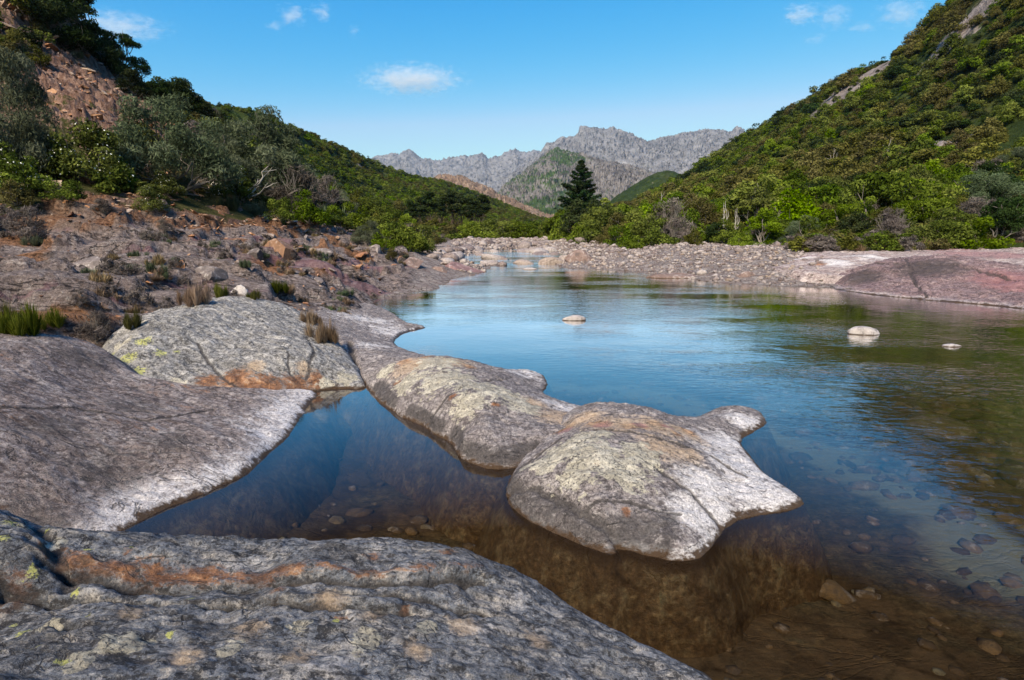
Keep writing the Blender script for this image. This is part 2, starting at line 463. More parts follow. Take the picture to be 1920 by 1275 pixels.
def ground_material():
    M = Mat("ground"); p = M.pos()
    zz = M.z(p)
    n1 = M.noise(p, .55, 8, .6, .5); n2 = M.noise(p, 3.0, 8, .65); n3 = M.noise(p, 14, 7, .7); n4 = M.noise(p, 60, 5, .75)
    pf = M.map(p, scale=(1, 3.0, 6.0), rot=(0, 0, math.radians(-35)))
    f1 = M.noise(pf, .75, 11, .70, .3); f2 = M.noise(pf, 5, 8, .74)
    # bed: brown algae-coated stone with sand
    bed = M.ramp(n2, [(.3, (.045, .028, .015)), (.48, (.095, .060, .031)), (.6, (.15, .102, .054)), (.75, (.135, .122, .07))])
    bed = M.mix(M.step(n1, .45, .65, 0, .6), bed, (.105, .098, .058))
    bed = M.mix(.85, bed, M.ramp(n3, [(.30, (.35, .33, .30)), (.48, (.85, .85, .82)), (.58, (1.3, 1.25, 1.15)), (.72, (2.0, 1.9, 1.7))]), 'MULTIPLY')
    bed = M.mix(.6, bed, M.ramp(n4, [(.32, (.45, .42, .40)), (.52, (1.05, 1.05, 1.0)), (.7, (1.7, 1.65, 1.55))]), 'MULTIPLY')
    v = M.vor(M.map(p, scale=(1, 1, 1)), 3.2, 'F1', "Color"); ve = M.vor(p, 3.2, 'DISTANCE_TO_EDGE')
    cob = M.mix(M.math('MULTIPLY', M.step(ve, .0, .1), 0.5), bed, M.mix(v, (.05, .03, .015), (.22, .14, .07)))
    bed = M.mix(M.step(n1, .56, .46), bed, cob)
    sa = M.math('ADD', M.attr('sand'), M.math('MULTIPLY', M.math('SUBTRACT', n2, .5), .9))
    bed = M.mix(M.math('MULTIPLY', M.step(sa, .25, .9), .85), bed, M.mix(n3, (.22, .22, .14), (.34, .335, .23)))
    # grey-lilac bedrock
    rk = M.ramp(f1, [(.28, (.055, .042, .040)), (.40, (.16, .118, .105)), (.49, (.33, .265, .24)), (.56, (.20, .152, .14)), (.63, (.45, .385, .355)), (.74, (.32, .265, .25))])
    rk = M.mix(M.step(n2, .45, .36, 0, .45), rk, (.12, .085, .07))
    jn = M.noise(M.map(p, scale=(.5, 1.8, 2.2), rot=(0, 0, math.radians(-35))), .9, 6, .6, 1.0)
    jl = M.step(M.math('ABSOLUTE', M.math('SUBTRACT', jn, .5)), .016, .002)
    rk = M.mix(M.math('MULTIPLY', jl, .85), rk, (.022, .018, .018))
    rk = M.mix(M.math('MULTIPLY', M.step(f2, .5, .34), .75), rk, (.045, .038, .038))
    rk = M.mix(M.math('MULTIPLY', M.step(n3, .52, .38), .6), rk, (.055, .045, .04))
    rk = M.mix(M.math('MULTIPLY', M.step(n3, .54, .68), .5), rk, (.55, .5, .46))
    rk = M.mix(.8, rk, M.ramp(n4, [(.30, (.4, .38, .37)), (.5, (.95, .94, .93)), (.7, (1.6, 1.55, 1.5))]), 'MULTIPLY')
    ru = M.math('ADD', M.attr("rust"), M.math('MULTIPLY', M.math('SUBTRACT', n2, .5), 1.2))
    rk = M.mix(M.math('MULTIPLY', M.step(ru, .35, .75), .75), rk, M.ramp(n3, [(.35, (.09, .04, .02)), (.6, (.36, .16, .06))]))
    pu = M.math('ADD', M.attr("purple"), M.math('MULTIPLY', M.math('SUBTRACT', f2, .5), 1.0))
    rk = M.mix(M.math('MULTIPLY', M.step(pu, .3, .7), .6), rk, (.20, .10, .12))
    # ochre scree soil
    so = M.ramp(n3, [(.3, (.04, .024, .018)), (.44, (.12, .06, .036)), (.55, (.24, .125, .068)), (.70, (.38, .26, .18))])
    so = M.mix(.8, so, M.ramp(n4, [(.32, (.45, .43, .42)), (.5, (1, 1, 1)), (.68, (1.6, 1.5, 1.4))]), 'MULTIPLY')
    so = M.mix(M.step(n1, .46, .58, 0, .8), so, M.ramp(n3, [(.3, (.06, .045, .04)), (.6, (.26, .2, .17))]))
    # gravel
    gv = M.ramp(n4, [(.3, (.07, .055, .05)), (.5, (.20, .165, .155)), (.7, (.33, .28, .265))])
    gc = M.vor(p, 5.5, 'F1', "Color"); ge = M.vor(p, 5.5, 'DISTANCE_TO_EDGE')
    gv = M.mix(.5, gv, M.mix(M.n("ShaderNodeSeparateColor", {0: gc}).outputs[0], (.22, .15, .13), (.5, .44, .40)))
    gv = M.mix(M.step(ge, .07, 0), gv, (.05, .04, .035))
    gr = M.ramp(n2, [(.3, (.02, .025, .008)), (.5, (.05, .06, .018)), (.65, (.11, .10, .035)), (.75, (.16, .12, .06))])
    col = M.mix(M.step(M.attr("rock"), .2, .6), gv, rk)
    col = M.mix(M.step(M.math('ADD', M.attr("soil"), M.math('MULTIPLY', M.math('SUBTRACT', n2, .5), 1.2)), .3, .7), col, so)
    col = M.mix(M.step(M.math('ADD', M.attr("green"), M.math('MULTIPLY', M.math('SUBTRACT', n2, .5), .8)), .3, .7), col, gr)
    wob = M.math('ADD', zz, M.math('MULTIPLY', M.math('SUBTRACT', n3, .5), .08))
    col = M.mix(M.step(wob, .03, -.03), col, bed)
    h = M.math('ADD', M.math('MULTIPLY', f2, .5), M.math('ADD', M.math('MULTIPLY', n3, .5), M.math('MULTIPLY', n4, .2)))
    h = M.math('SUBTRACT', h, M.math('MULTIPLY', jl, .35))
    nb = M.bump(h, M.step(zz, -.12, .04, .5, 1.0), .15)
    return M.finish(M.principled(col, .9, nb, .15))
ground = link("ground", gmesh, ground_material(), kind="structure")

# ================================================================== HILLS AND MOUNTAINS (lofted between foot, slope and ridge lines)
SURF = {}
def loft(name, lines, x0, x1, nc, nrows, amp, mat, freq=1.0, ridge=0.0, jag=0.0, attrs=None, kind="structure", fine=5, seed=0.0, crag=None):
    cols = np.linspace(x0, x1, nc)
    L = []
    for ln in lines:
        a = np.array(ln, float)
        py = np.interp(cols, a[:, 0], a[:, 1]); Y = np.exp(np.interp(cols, a[:, 0], np.log(a[:, 2])))
        k = max(1, nc // 90); ker = np.hanning(2 * k + 3)[1:-1]; ker /= ker.sum()
        sm = lambda q: np.convolve(np.pad(q, (len(ker) // 2,) * 2, 'edge'), ker, 'valid')
        if not jag: py = sm(py)
        Y = sm(Y)
        x, yy, dz = ray(cols, py)
        t = Y / yy
        L.append(np.stack([x * t, Y, CAM_H + dz * t], -1))
    rows = []
    for i in range(len(L) - 1):
        p0 = L[max(i - 1, 0)]; p1 = L[i]; p2 = L[i + 1]; p3 = L[min(i + 2, len(L) - 1)]
        nn = nrows[i]
        for j in range(nn + (1 if i == len(L) - 2 else 0)):
            t = j / nn
            c = p1 + (p2 - p1) * t
            cr = 0.5 * (2 * p1 + (p2 - p0) * t + (2 * p0 - 5 * p1 + 4 * p2 - p3) * t * t + (3 * p1 - p0 - 3 * p2 + p3) * t ** 3)
            rows.append((0.5 * c + 0.5 * cr, i + t))
    V = np.stack([r[0] for r in rows]); T = np.array([r[1] for r in rows])
    nr = len(rows)
    S = np.median(V[:, :, 1])
    ridge_i = len(L) - 2
    at_ridge = np.exp(-((T - ridge_i) / 0.22) ** 2)[:, None]
    foot = smooth(0, .5, T)[:, None]
    x, y, z = V[..., 0], V[..., 1], V[..., 2]
    f = freq * 10.0 / S
    n = fbm(x * f, y * f, seed + z * f * .6, fine)
    dz = amp * S * n * foot * (1 - .75 * at_ridge)
    if ridge:
        wxx = x + .08 * S * noise3(x * f * .7, y * f * .7, seed + 5)
        rg = ridged(wxx * f * 1.0 + z * f * .35, y * f * .9, seed + z * f * 1.3, fine + 1, .54)
        dz = dz + ridge * S * (rg - .3) * foot * (1 - .55 * at_ridge)
        V[..., 1] += -ridge * S * .45 * (rg - .3) * foot
    if jag:
        cj = cols / 1920. * 60
        dz = dz + (jag * S * (ridged(cj, cj * 0, seed + 3, 5, .62) - .45))[None] * at_ridge
    V[..., 2] += dz
    V[0, :, 2] -= .04 * V[0, :, 1]
    at = {"t": np.repeat(T[:, None], nc, 1).ravel()}
    if attrs: at.update(attrs(V, T))
    me = mesh_np(name, V.reshape(-1, 3), grid_faces(nr, nc), attrs=at)
    o = link(name, me, mat, kind=kind)
    SURF[name] = V
    return o

def hill_material(name, greens, bare, rocks, rock_amt=.5, scale=.05, pale=None):
    M = Mat(name); p = M.pos()
    n1 = M.noise(p, scale, 8, .62, .4); n2 = M.noise(p, scale * 7, 8, .68); n3 = M.noise(p, scale * 40, 6, .7)
    g = M.ramp(n2, [(.3, greens[0]), (.5, greens[1]), (.66, greens[2])])
    g = M.mix(M.step(n1, .52, .7, 0, .7), g, bare)
    pv = M.map(p, scale=(1, 1, .35))
    r1 = M.noise(pv, scale * 9, 9, .7, .5)
    rk = M.ramp(r1, [(.3, rocks[0]), (.47, rocks[1]), (.62, rocks[2])])
    rk = M.mix(M.math('MULTIPLY', M.step(n3, .52, .4), .5), rk, tuple(c * .35 for c in rocks[0]))
    ra = M.math('ADD', M.attr("rocky"), M.math('MULTIPLY', M.math('SUBTRACT', n2, .5), 1.6))
    ra = M.step(ra, .38, .60)
    col = M.mix(ra, g, rk)
    h = M.math('ADD', n2, M.math('MULTIPLY', n3, .4))
    return M.finish(M.principled(col, .95, M.bump(h, .9, 1.2 * .05 / scale), .05))

# steepness and patches decide where bare rock shows
def steep(V, lo, hi):
    gz_ = np.gradient(V[..., 2], axis=0); gy_ = np.hypot(np.gradient(V[..., 0], axis=0), np.gradient(V[..., 1], axis=0))
    gx2 = np.gradient(V[..., 2], axis=1); gx1 = np.hypot(np.gradient(V[..., 0], axis=1), np.gradient(V[..., 1], axis=1))
    s = np.hypot(gz_ / (gy_ + 1e-6), gx2 / (gx1 + 1e-6))
    return smooth(lo, hi, s)

def pblob(V, pts):
    c_, s_ = math.cos(TILT), math.sin(TILT)
    d = V[..., 1] * c_ - (V[..., 2] - CAM_H) * s_; u = V[..., 1] * s_ + (V[..., 2] - CAM_H) * c_
    qx, qy = CX + FPX * V[..., 0] / d, CY - FPX * u / d
    m = np.zeros(V.shape[:2])
    for px, py, Y, rad in pts:
        k = np.unravel_index(((qx - px) ** 2 + (qy - py) ** 2 + .02 * (V[..., 1] - Y) ** 2).argmin(), m.shape)
        c = V[k]
        m = np.maximum(m, np.exp(-(((V - c) ** 2).sum(-1)) / rad ** 2))
    return m

near_mat = hill_material("scree_slope", [(.025, .028, .010), (.05, .05, .018), (.09, .08, .03)], (.15, .085, .05),
                         [(.065, .038, .03), (.16, .095, .072), (.27, .18, .14)], scale=.35)
loft("hillside", [
    [(-500, 470, 5), (-250, 440, 9), (0, 408, 12.5), (150, 358, 15), (300, 388, 16), (480, 420, 19), (600, 440, 24), (700, 462, 36), (800, 470, 48), (860, 462, 60)],
    [(-500, 330, 10), (-250, 320, 15), (0, 270, 21), (150, 235, 24), (300, 270, 27), (480, 340, 32), (600, 395, 40), (700, 440, 52), (800, 459, 62), (860, 455, 72)],
    [(-500, 100, 18), (-250, 100, 24), (0, 110, 32), (150, 135, 38), (300, 205, 43), (480, 295, 50), (600, 370, 58), (700, 428, 65), (800, 453, 74), (860, 450, 82)],
    [(-500, -250, 30), (-250, -180, 38), (0, -90, 44), (60, -60, 46), (130, 15, 48), (200, 92, 52), (270, 160, 55), (350, 210, 59), (450, 270, 64), (520, 325, 68), (600, 378, 72), (700, 430, 80), (800, 450, 88), (860, 448, 95)],
    [(-500, -150, 60), (0, 0, 75), (130, 80, 80), (270, 230, 85), (450, 330, 95), (600, 400, 100), (700, 440, 110), (800, 452, 118), (860, 450, 125)]],
    -500, 860, 420, [60, 60, 60, 24], .012, near_mat, freq=3.2, ridge=.018,
    attrs=lambda V, T: dict(rocky=np.clip(np.maximum(.55 * steep(V, .7, 1.5), .95 * pblob(V, [(150, 170, 34, 6), (230, 250, 28, 5), (60, 110, 40, 6), (170, 130, 42, 6), (110, 60, 46, 6)])), 0, 1).ravel()))

left_surf = SURF["hillside"]
hill_mat = hill_material("maquis_slope", [(.012, .020, .006), (.03, .045, .012), (.06, .075, .02)], (.085, .065, .028),
                         [(.10, .08, .075), (.21, .175, .16), (.33, .28, .26)], scale=.03)
rocks_right = [(1645, 122, 185, 17), (1605, 158, 190, 16), (1565, 195, 200, 11), (1800, 60, 150, 9), (1840, 20, 145, 9), (1500, 215, 225, 12), (1450, 245, 245, 12),
               (1400, 275, 265, 12), (1340, 305, 290, 14), (1300, 330, 320, 14), (1760, 275, 100, 4), (1530, 200, 215, 10), (1700, 85, 178, 8)]
loft("hillside", [
    [(1040, 458, 60), (1120, 464, 48), (1200, 470, 36), (1400, 467, 32), (1600, 463, 29.5), (1700, 461, 28.5), (1920, 459, 28), (2300, 458, 27)],
    [(1040, 446, 100), (1120, 444, 95), (1200, 434, 80), (1400, 408, 70), (1700, 385, 60), (1920, 375, 55), (2300, 375, 50)],
    [(1040, 438, 170), (1120, 432, 160), (1200, 408, 150), (1400, 338, 140), (1700, 238, 110), (1920, 178, 90), (2300, 100, 80)],
    [(1040, 434, 300), (1120, 424, 310), (1180, 398, 320), (1230, 372, 330), (1290, 338, 330), (1400, 266, 270), (1480, 220, 230), (1600, 148, 200), (1680, 108, 180), (1730, 62, 170), (1770, 25, 162), (1920, -105, 140), (2300, -420, 115)],
    [(1040, 436, 420), (1230, 395, 450), (1290, 370, 440), (1480, 280, 330), (1680, 200, 270), (1920, 40, 220), (2300, -150, 190)]],
    1040, 2300, 420, [50, 60, 80, 16], .006, hill_mat, freq=2.2, ridge=.010, seed=20,
    attrs=lambda V, T: dict(rocky=np.clip(.95 * pblob(V, rocks_right) + .2 * steep(V, 1.0, 2.0), 0, 1).ravel()))
right_surf = SURF["hillside"]

green_mat = hill_material("green_slope", [(.014, .024, .006), (.035, .055, .012), (.065, .088, .02)], (.09, .075, .03),
                          [(.14, .10, .08), (.26, .19, .15), (.36, .28, .22)], scale=.018)
loft("hill", [
    [(150, 440, 110), (600, 436, 85), (700, 447, 82), (800, 454, 80), (900, 452, 90), (1000, 446, 110), (1080, 440, 140)],
    [(150, 330, 140), (400, 310, 140), (600, 362, 150), (700, 392, 180), (830, 412, 230), (900, 420, 260), (1000, 433, 300), (1080, 435, 330)],
    [(150, 215, 165), (400, 232, 175), (480, 245, 200), (600, 296, 260), (700, 336, 330), (830, 366, 400), (900, 385, 430), (1000, 416, 460), (1080, 432, 480)],
    [(150, 165, 180), (380, 199, 195), (480, 213, 225), (600, 267, 300), (700, 308, 380), (760, 329, 430), (830, 343, 480), (900, 367, 520), (1000, 408, 560), (1080, 431, 600)],
    [(150, 250, 280), (480, 280, 350), (700, 350, 520), (900, 395, 700), (1080, 433, 760)]],
    150, 1080, 380, [30, 50, 60, 12], .004, green_mat, freq=2.5, ridge=.006, seed=40,
    attrs=lambda V, T: dict(rocky=np.clip(.8 * pblob(V, [(680, 315, 350, 14), (700, 330, 320, 10), (905, 372, 500, 16), (960, 395, 480, 18), (850, 352, 450, 10)]) + .25 * steep(V, .9, 1.8), 0, 1).ravel()))
hill_surf = SURF["hill"]

spur_mat = hill_material("rocky_spur", [(.02, .03, .008), (.05, .07, .018), (.08, .10, .03)], (.14, .10, .05),
                         [(.10, .07, .055), (.20, .14, .11), (.31, .23, .18)], scale=.015)
loft("hill", [
    [(740, 440, 560), (900, 440, 560), (1080, 440, 560)],
    [(740, 400, 680), (830, 385, 690), (900, 395, 690), (980, 415, 690), (1080, 438, 690)],
    [(740, 352, 800), (812, 336, 800), (828, 327, 800), (850, 330, 800), (872, 333, 800), (892, 345, 800), (910, 350, 800), (935, 366, 800), (980, 385, 800), (1020, 402, 800), (1045, 414, 800), (1080, 437, 800)],
    [(740, 400, 1000), (900, 400, 1000), (1080, 440, 1000)]],
    740, 1080, 260, [30, 60, 10], .006, spur_mat, freq=5, ridge=.016, jag=.004, seed=60,
    attrs=lambda V, T: dict(rocky=np.clip(.15 + .45 * smooth(.9, 1.7, T)[:, None] + .35 * steep(V, .6, 1.4), 0, 1).ravel()))

small_mat = hill_material("wooded_knoll", [(.012, .02, .006), (.022, .036, .010), (.04, .055, .016)], (.05, .05, .02),
                          [(.12, .1, .09), (.2, .17, .15), (.3, .26, .23)], scale=.02)
loft("hill", [
    [(1040, 442, 520), (1400, 430, 520), (1500, 430, 520)],
    [(1040, 436, 600), (1150, 395, 600), (1240, 365, 600), (1400, 380, 600), (1500, 400, 600)],
    [(1040, 434, 680), (1110, 410, 680), (1150, 372, 680), (1190, 346, 680), (1220, 328, 680), (1240, 321, 680), (1262, 321, 680), (1290, 332, 680), (1400, 370, 680), (1500, 400, 680)],
    [(1040, 438, 800), (1240, 380, 800), (1500, 410, 800)]],
    1040, 1500, 200, [20, 50, 10], .003, small_mat, freq=4, ridge=.005, seed=70,
    attrs=lambda V, T: dict(rocky=(.10 + .2 * steep(V, .8, 1.6)).ravel()))

def mountain_material(name, rocks, veg, veg_scale=.004):
    M = Mat(name); p = M.pos()
    pv = M.map(p, scale=(1, 1, 1.0))
    r1 = M.noise(pv, .010, 11, .74, .8); r2 = M.noise(pv, .045, 8, .74, .5); n2 = M.noise(p, veg_scale, 9, .66)
    rk = M.ramp(r1, [(.3, rocks[0]), (.45, rocks[1]), (.58, rocks[2]), (.72, rocks[3])])
    rk = M.mix(M.math('MULTIPLY', M.step(r2, .49, .40), .85), rk, tuple(c * .35 for c in rocks[0]))  # crevice shade painted into the rock as dark noise
    rk = M.mix(M.math('MULTIPLY', M.step(r2, .6, .72), .6), rk, rocks[3])
    va = M.math('ADD', M.attr("veg"), M.math('MULTIPLY', M.math('SUBTRACT', n2, .5), 1.8))
    g = M.ramp(r2, [(.35, veg[0]), (.6, veg[1])])
    col = M.mix(M.step(va, .42, .62), rk, g)
    h = M.math('ADD', r1, M.math('MULTIPLY', r2, .5))
    return M.finish(M.principled(col, .95, M.bump(h, 1.0, 14), .0))

grey = [(.085, .084, .092), (.165, .162, .174), (.235, .228, .238), (.33, .32, .325)]  # blue cast of distance haze is mixed into these rock tones
mt = mountain_material("grey_massif", grey, [(.03, .05, .03), (.06, .09, .035)])
loft("mountain", [
    [(560, 432, 3500), (1200, 432, 3500), (1500, 432, 3500)],
    [(560, 385, 4200), (1200, 385, 4200), (1500, 385, 4200)],
    [(560, 335, 5000), (640, 313, 5000), (700, 299, 5000), (728, 293, 5000), (745, 290, 5000), (765, 284, 5000), (785, 294, 5000), (822, 304, 5000), (836, 297, 5000), (862, 295, 5000), (880, 296, 5000), (905, 290, 5000),
     (918, 297, 5000), (936, 293, 5000), (942, 287, 5000), (958, 286, 5000), (966, 281, 5000), (976, 287, 5000), (1000, 285, 5000), (1030, 290, 5000), (1100, 300, 5000), (1500, 330, 5000)],
    [(560, 380, 5600), (1200, 380, 5600), (1500, 390, 5600)]],
    560, 1500, 520, [40, 80, 10], .006, mt, freq=5, ridge=.012, jag=.0085, seed=80,
    attrs=lambda V, T: dict(veg=np.repeat((.25 * smooth(1.0, .2, T))[:, None], V.shape[1], 1).ravel()))
loft("mountain", [
    [(940, 440, 2300), (1250, 440, 2300), (1500, 440, 2300)],
    [(940, 410, 2700), (1250, 392, 2700), (1500, 380, 2700)],
    [(940, 350, 3200), (1080, 315, 3200), (1300, 318, 3200), (1500, 310, 3200)],
    [(940, 345, 3800), (980, 318, 3800), (1012, 292, 3800), (1022, 276, 3800), (1036, 268, 3800), (1055, 262, 3800), (1075, 258, 3800), (1084, 254, 3800), (1086, 243, 3800), (1105, 242, 3800), (1125, 244, 3800), (1150, 242, 3800), (1165, 246, 3800), (1180, 255, 3800), (1200, 262, 3800), (1214, 270, 3800), (1222, 267, 3800), (1245, 261, 3800), (1280, 253, 3800), (1305, 249, 3800),
     (1328, 246, 3800), (1340, 249, 3800), (1372, 246, 3800), (1388, 239, 3800), (1400, 250, 3800), (1500, 262, 3800)],
    [(940, 380, 4300), (1500, 340, 4300)]],
    940, 1500, 480, [40, 60, 80, 10], .006, mt, freq=5, ridge=.016, jag=.0095, seed=90,
    attrs=lambda V, T: dict(veg=(np.repeat((.55 * smooth(1.9, .4, T))[:, None], V.shape[1], 1) - .2 * steep(V, .8, 1.6)).ravel()))
mt2 = mountain_material("green_flank", [(.08, .074, .076), (.155, .142, .142), (.225, .205, .20), (.33, .30, .285)], [(.018, .035, .018), (.07, .11, .03)], .008)
loft("mountain", [
    [(900, 442, 1200), (1300, 442, 1200)],
    [(900, 420, 1500), (960, 405, 1500), (1060, 390, 1500), (1300, 400, 1500), (1400, 410, 1500)],
    [(900, 395, 2000), (932, 368, 2000), (945, 350, 2000), (958, 341, 2000), (985, 322, 2000), (1010, 301, 2000), (1032, 284, 2000), (1045, 280, 2000), (1060, 287, 2000), (1090, 291, 2000), (1130, 303, 2000), (1170, 310, 2000), (1230, 328, 2000), (1300, 345, 2000), (1400, 370, 2000)],
    [(900, 410, 2300), (1050, 330, 2300), (1300, 400, 2300), (1400, 420, 2300)]],
    900, 1400, 400, [50, 90, 10], .006, mt2, freq=7, ridge=.022, jag=.004, seed=100,
    attrs=lambda V, T: dict(veg=(.66 - .25 * smooth(80, 330, V[..., 0]) + np.repeat((.55 * smooth(1.3, .4, T))[:, None], V.shape[1], 1) - .25 * steep(V, .9, 2.0)).ravel()))

# ================================================================== ROCK OUTCROPS along the water
def rock_patch(name, outline, inner, res, mat, label, warp_amp=.03, warp_f=3.0, rough=.012, rf=6.0, skirt=.5, slope=1.1, cracks=(), masks=None,
               fold=0.0, fold_dir=0.0, lam=1e-4, cat="rock", group=None, zs=1.0, rim=.03):
    out = [P(a, b, c * zs) for a, b, c in outline]; inn = [P(a, b, c * zs) for a, b, c in inner]
    # round off the outline
    o2 = []
    for i in range(len(out)):
        a, b = np.array(out[i]), np.array(out[(i + 1) % len(out)])
        o2 += [tuple(a * .78 + b * .22), tuple(a * .22 + b * .78)]
    out = o2
    pts = np.array(out + inn)
    tps = TPS(pts[:, :2], pts[:, 2], lam)
    x0, y0 = pts[:, 0].min() - skirt, pts[:, 1].min() - skirt
    x1, y1 = pts[:, 0].max() + skirt, pts[:, 1].max() + skirt
    nx, ny = int((x1 - x0) / res) + 2, int((y1 - y0) / res) + 2
    X, Y = np.meshgrid(np.linspace(x0, x1, nx), np.linspace(y0, y1, ny))
    x, y = X.ravel(), Y.ravel()
    wx = x + warp_amp * fbm(x * warp_f, y * warp_f, 1.5, 4); wy = y + warp_amp * fbm(x * warp_f + 7, y * warp_f, 9.5, 4)
    sd, bi, bt = poly_sd(wx, wy, out)
    oz = np.array([o[2] for o in out])
    edge_z = oz[bi] * (1 - bt) + oz[(bi + 1) % len(out)] * bt
    z = np.where(sd < 0, tps(wx, wy), edge_z - slope * np.maximum(sd, 0) - 1.6 * np.maximum(sd - .12, 0) ** 2)
    ins = smooth(.05, -.12, sd)
    ca, sa = math.cos(fold_dir), math.sin(fold_dir)
    u, v = x * ca + y * sa, -x * sa + y * ca
    rel = rough * 1.3 * fbm(x * rf, y * rf, 2.2, 7, .56) + rough * 1.5 * (ridged(u * rf * .14, v * rf * .5, 4, 6, .6) - .4)
    # flakes: shallow steps where sheets of rock have spalled off
    sp = fbm(u * rf * .22, v * rf * .4, 11.0, 4, .55) * 2.2
    rel = rel + rough * 1.1 * (np.floor(sp) + smooth(.72, .95, sp - np.floor(sp)) - sp)
    z = z + rel * (.12 + .88 * smooth(.0, -.16, sd))
    z = z + rim * smooth(.02, -.07, sd)
    if fold: z = z + fold * ins * np.sin(v * 34 + 3 * fbm(u * 1.2, v * 1.2, 3, 3)) * (.5 + .5 * noise3(u * 2, v * 2, 7))
    at = {k: np.zeros_like(x) for k in ("rust", "lichen", "pale", "dark", "yellow", "purple", "ochre")}
    for pts_c, depth, width, stepz in cracks:
        pl = [P(a, b, c * zs)[:2] for a, b, c in pts_c]
        wxx = x + .02 * fbm(x * 8, y * 8, 5, 3); wyy = y + .02 * fbm(x * 8, y * 8, 15, 3)
        d, s = line_dist(wxx, wyy, pl)
        z = z - depth * np.exp(-(d / width) ** 2) + stepz * np.where(s > 0, 1, 0) * np.exp(-(d / (width * 5)) ** 2)
        at["dark"] = np.maximum(at["dark"], 1.15 * np.exp(-(d / (width * 1.05)) ** 2))  # each crack is also darkened in the colour
    for k, v_ in (masks or {}).items():
        at[k] = np.maximum(at[k], blobs(x, y, [(a, b, c * zs, d) for a, b, c, d in v_]) if isinstance(v_, list) else v_(x, y, z, sd))
    keep = (sd < skirt).reshape(ny, nx)
    f = grid_faces(ny, nx)
    kf = keep.ravel()[f].all(1); f = f[kf]
    used = np.unique(f); rem = np.full(nx * ny, -1); rem[used] = np.arange(len(used))
    base = np.array([pts[:, 0].mean(), pts[:, 1].mean(), min(0, z[used].min())])
    me = mesh_np(name, np.c_[x, y, z][used] - base, rem[f], attrs={k: a[used] for k, a in at.items()})
    return link(name, me, mat, loc=base, label=label, cat=cat, group=group)

slab_mat = rock_material("blue_grey_slab", [(.050, .050, .055), (.125, .130, .145), (.21, .225, .255), (.39, .36, .33)], seed=3, stretch=(.7, 2.2, 2), rot=(0, 0, .12), scale=1.3, speck=.8, blotch=.9, bump=1.2)  # blue of the reflected sky is mixed into the slab tones
left_mat = rock_material("brown_grey_slab", [(.095, .068, .062), (.185, .142, .13), (.275, .222, .204), (.41, .36, .34)], seed=8, stretch=(1, 1.6, 1), rot=(0, 0, -.5), scale=1.2, speck=.75, blotch=.75, pale_h=(.03, .17))
island_mat = rock_material("pale_grey_rock", [(.095, .08, .082), (.175, .15, .15), (.26, .228, .225), (.41, .37, .355)], seed=14, stretch=(1, 1.8, 2.5), rot=(0, 0, .3), scale=1.5, speck=.75, blotch=.7, pale_h=(.0, .045))
boulder_mat = rock_material("lichened_boulder", [(.12, .115, .11), (.22, .21, .20), (.33, .315, .30), (.46, .44, .42)], seed=21, stretch=(.8, 1.6, 1.8), rot=(0, 0, -.3), scale=1.3, speck=.85, blotch=.8)
purple_mat = rock_material("purple_rhyolite", [(.095, .062, .068), (.172, .112, .12), (.24, .162, .166), (.34, .255, .25)], seed=30, stretch=(.6, 1.6, 2), scale=.8, speck=.7, blotch=.7, pale_h=(.01, .09))
shelf_mat = rock_material("pink_shelf", [(.20, .14, .14), (.33, .25, .24), (.42, .34, .32), (.55, .48, .45)], seed=35, stretch=(.5, 1.5, 2), scale=.45, speck=.45, blotch=.4, waterline=False)

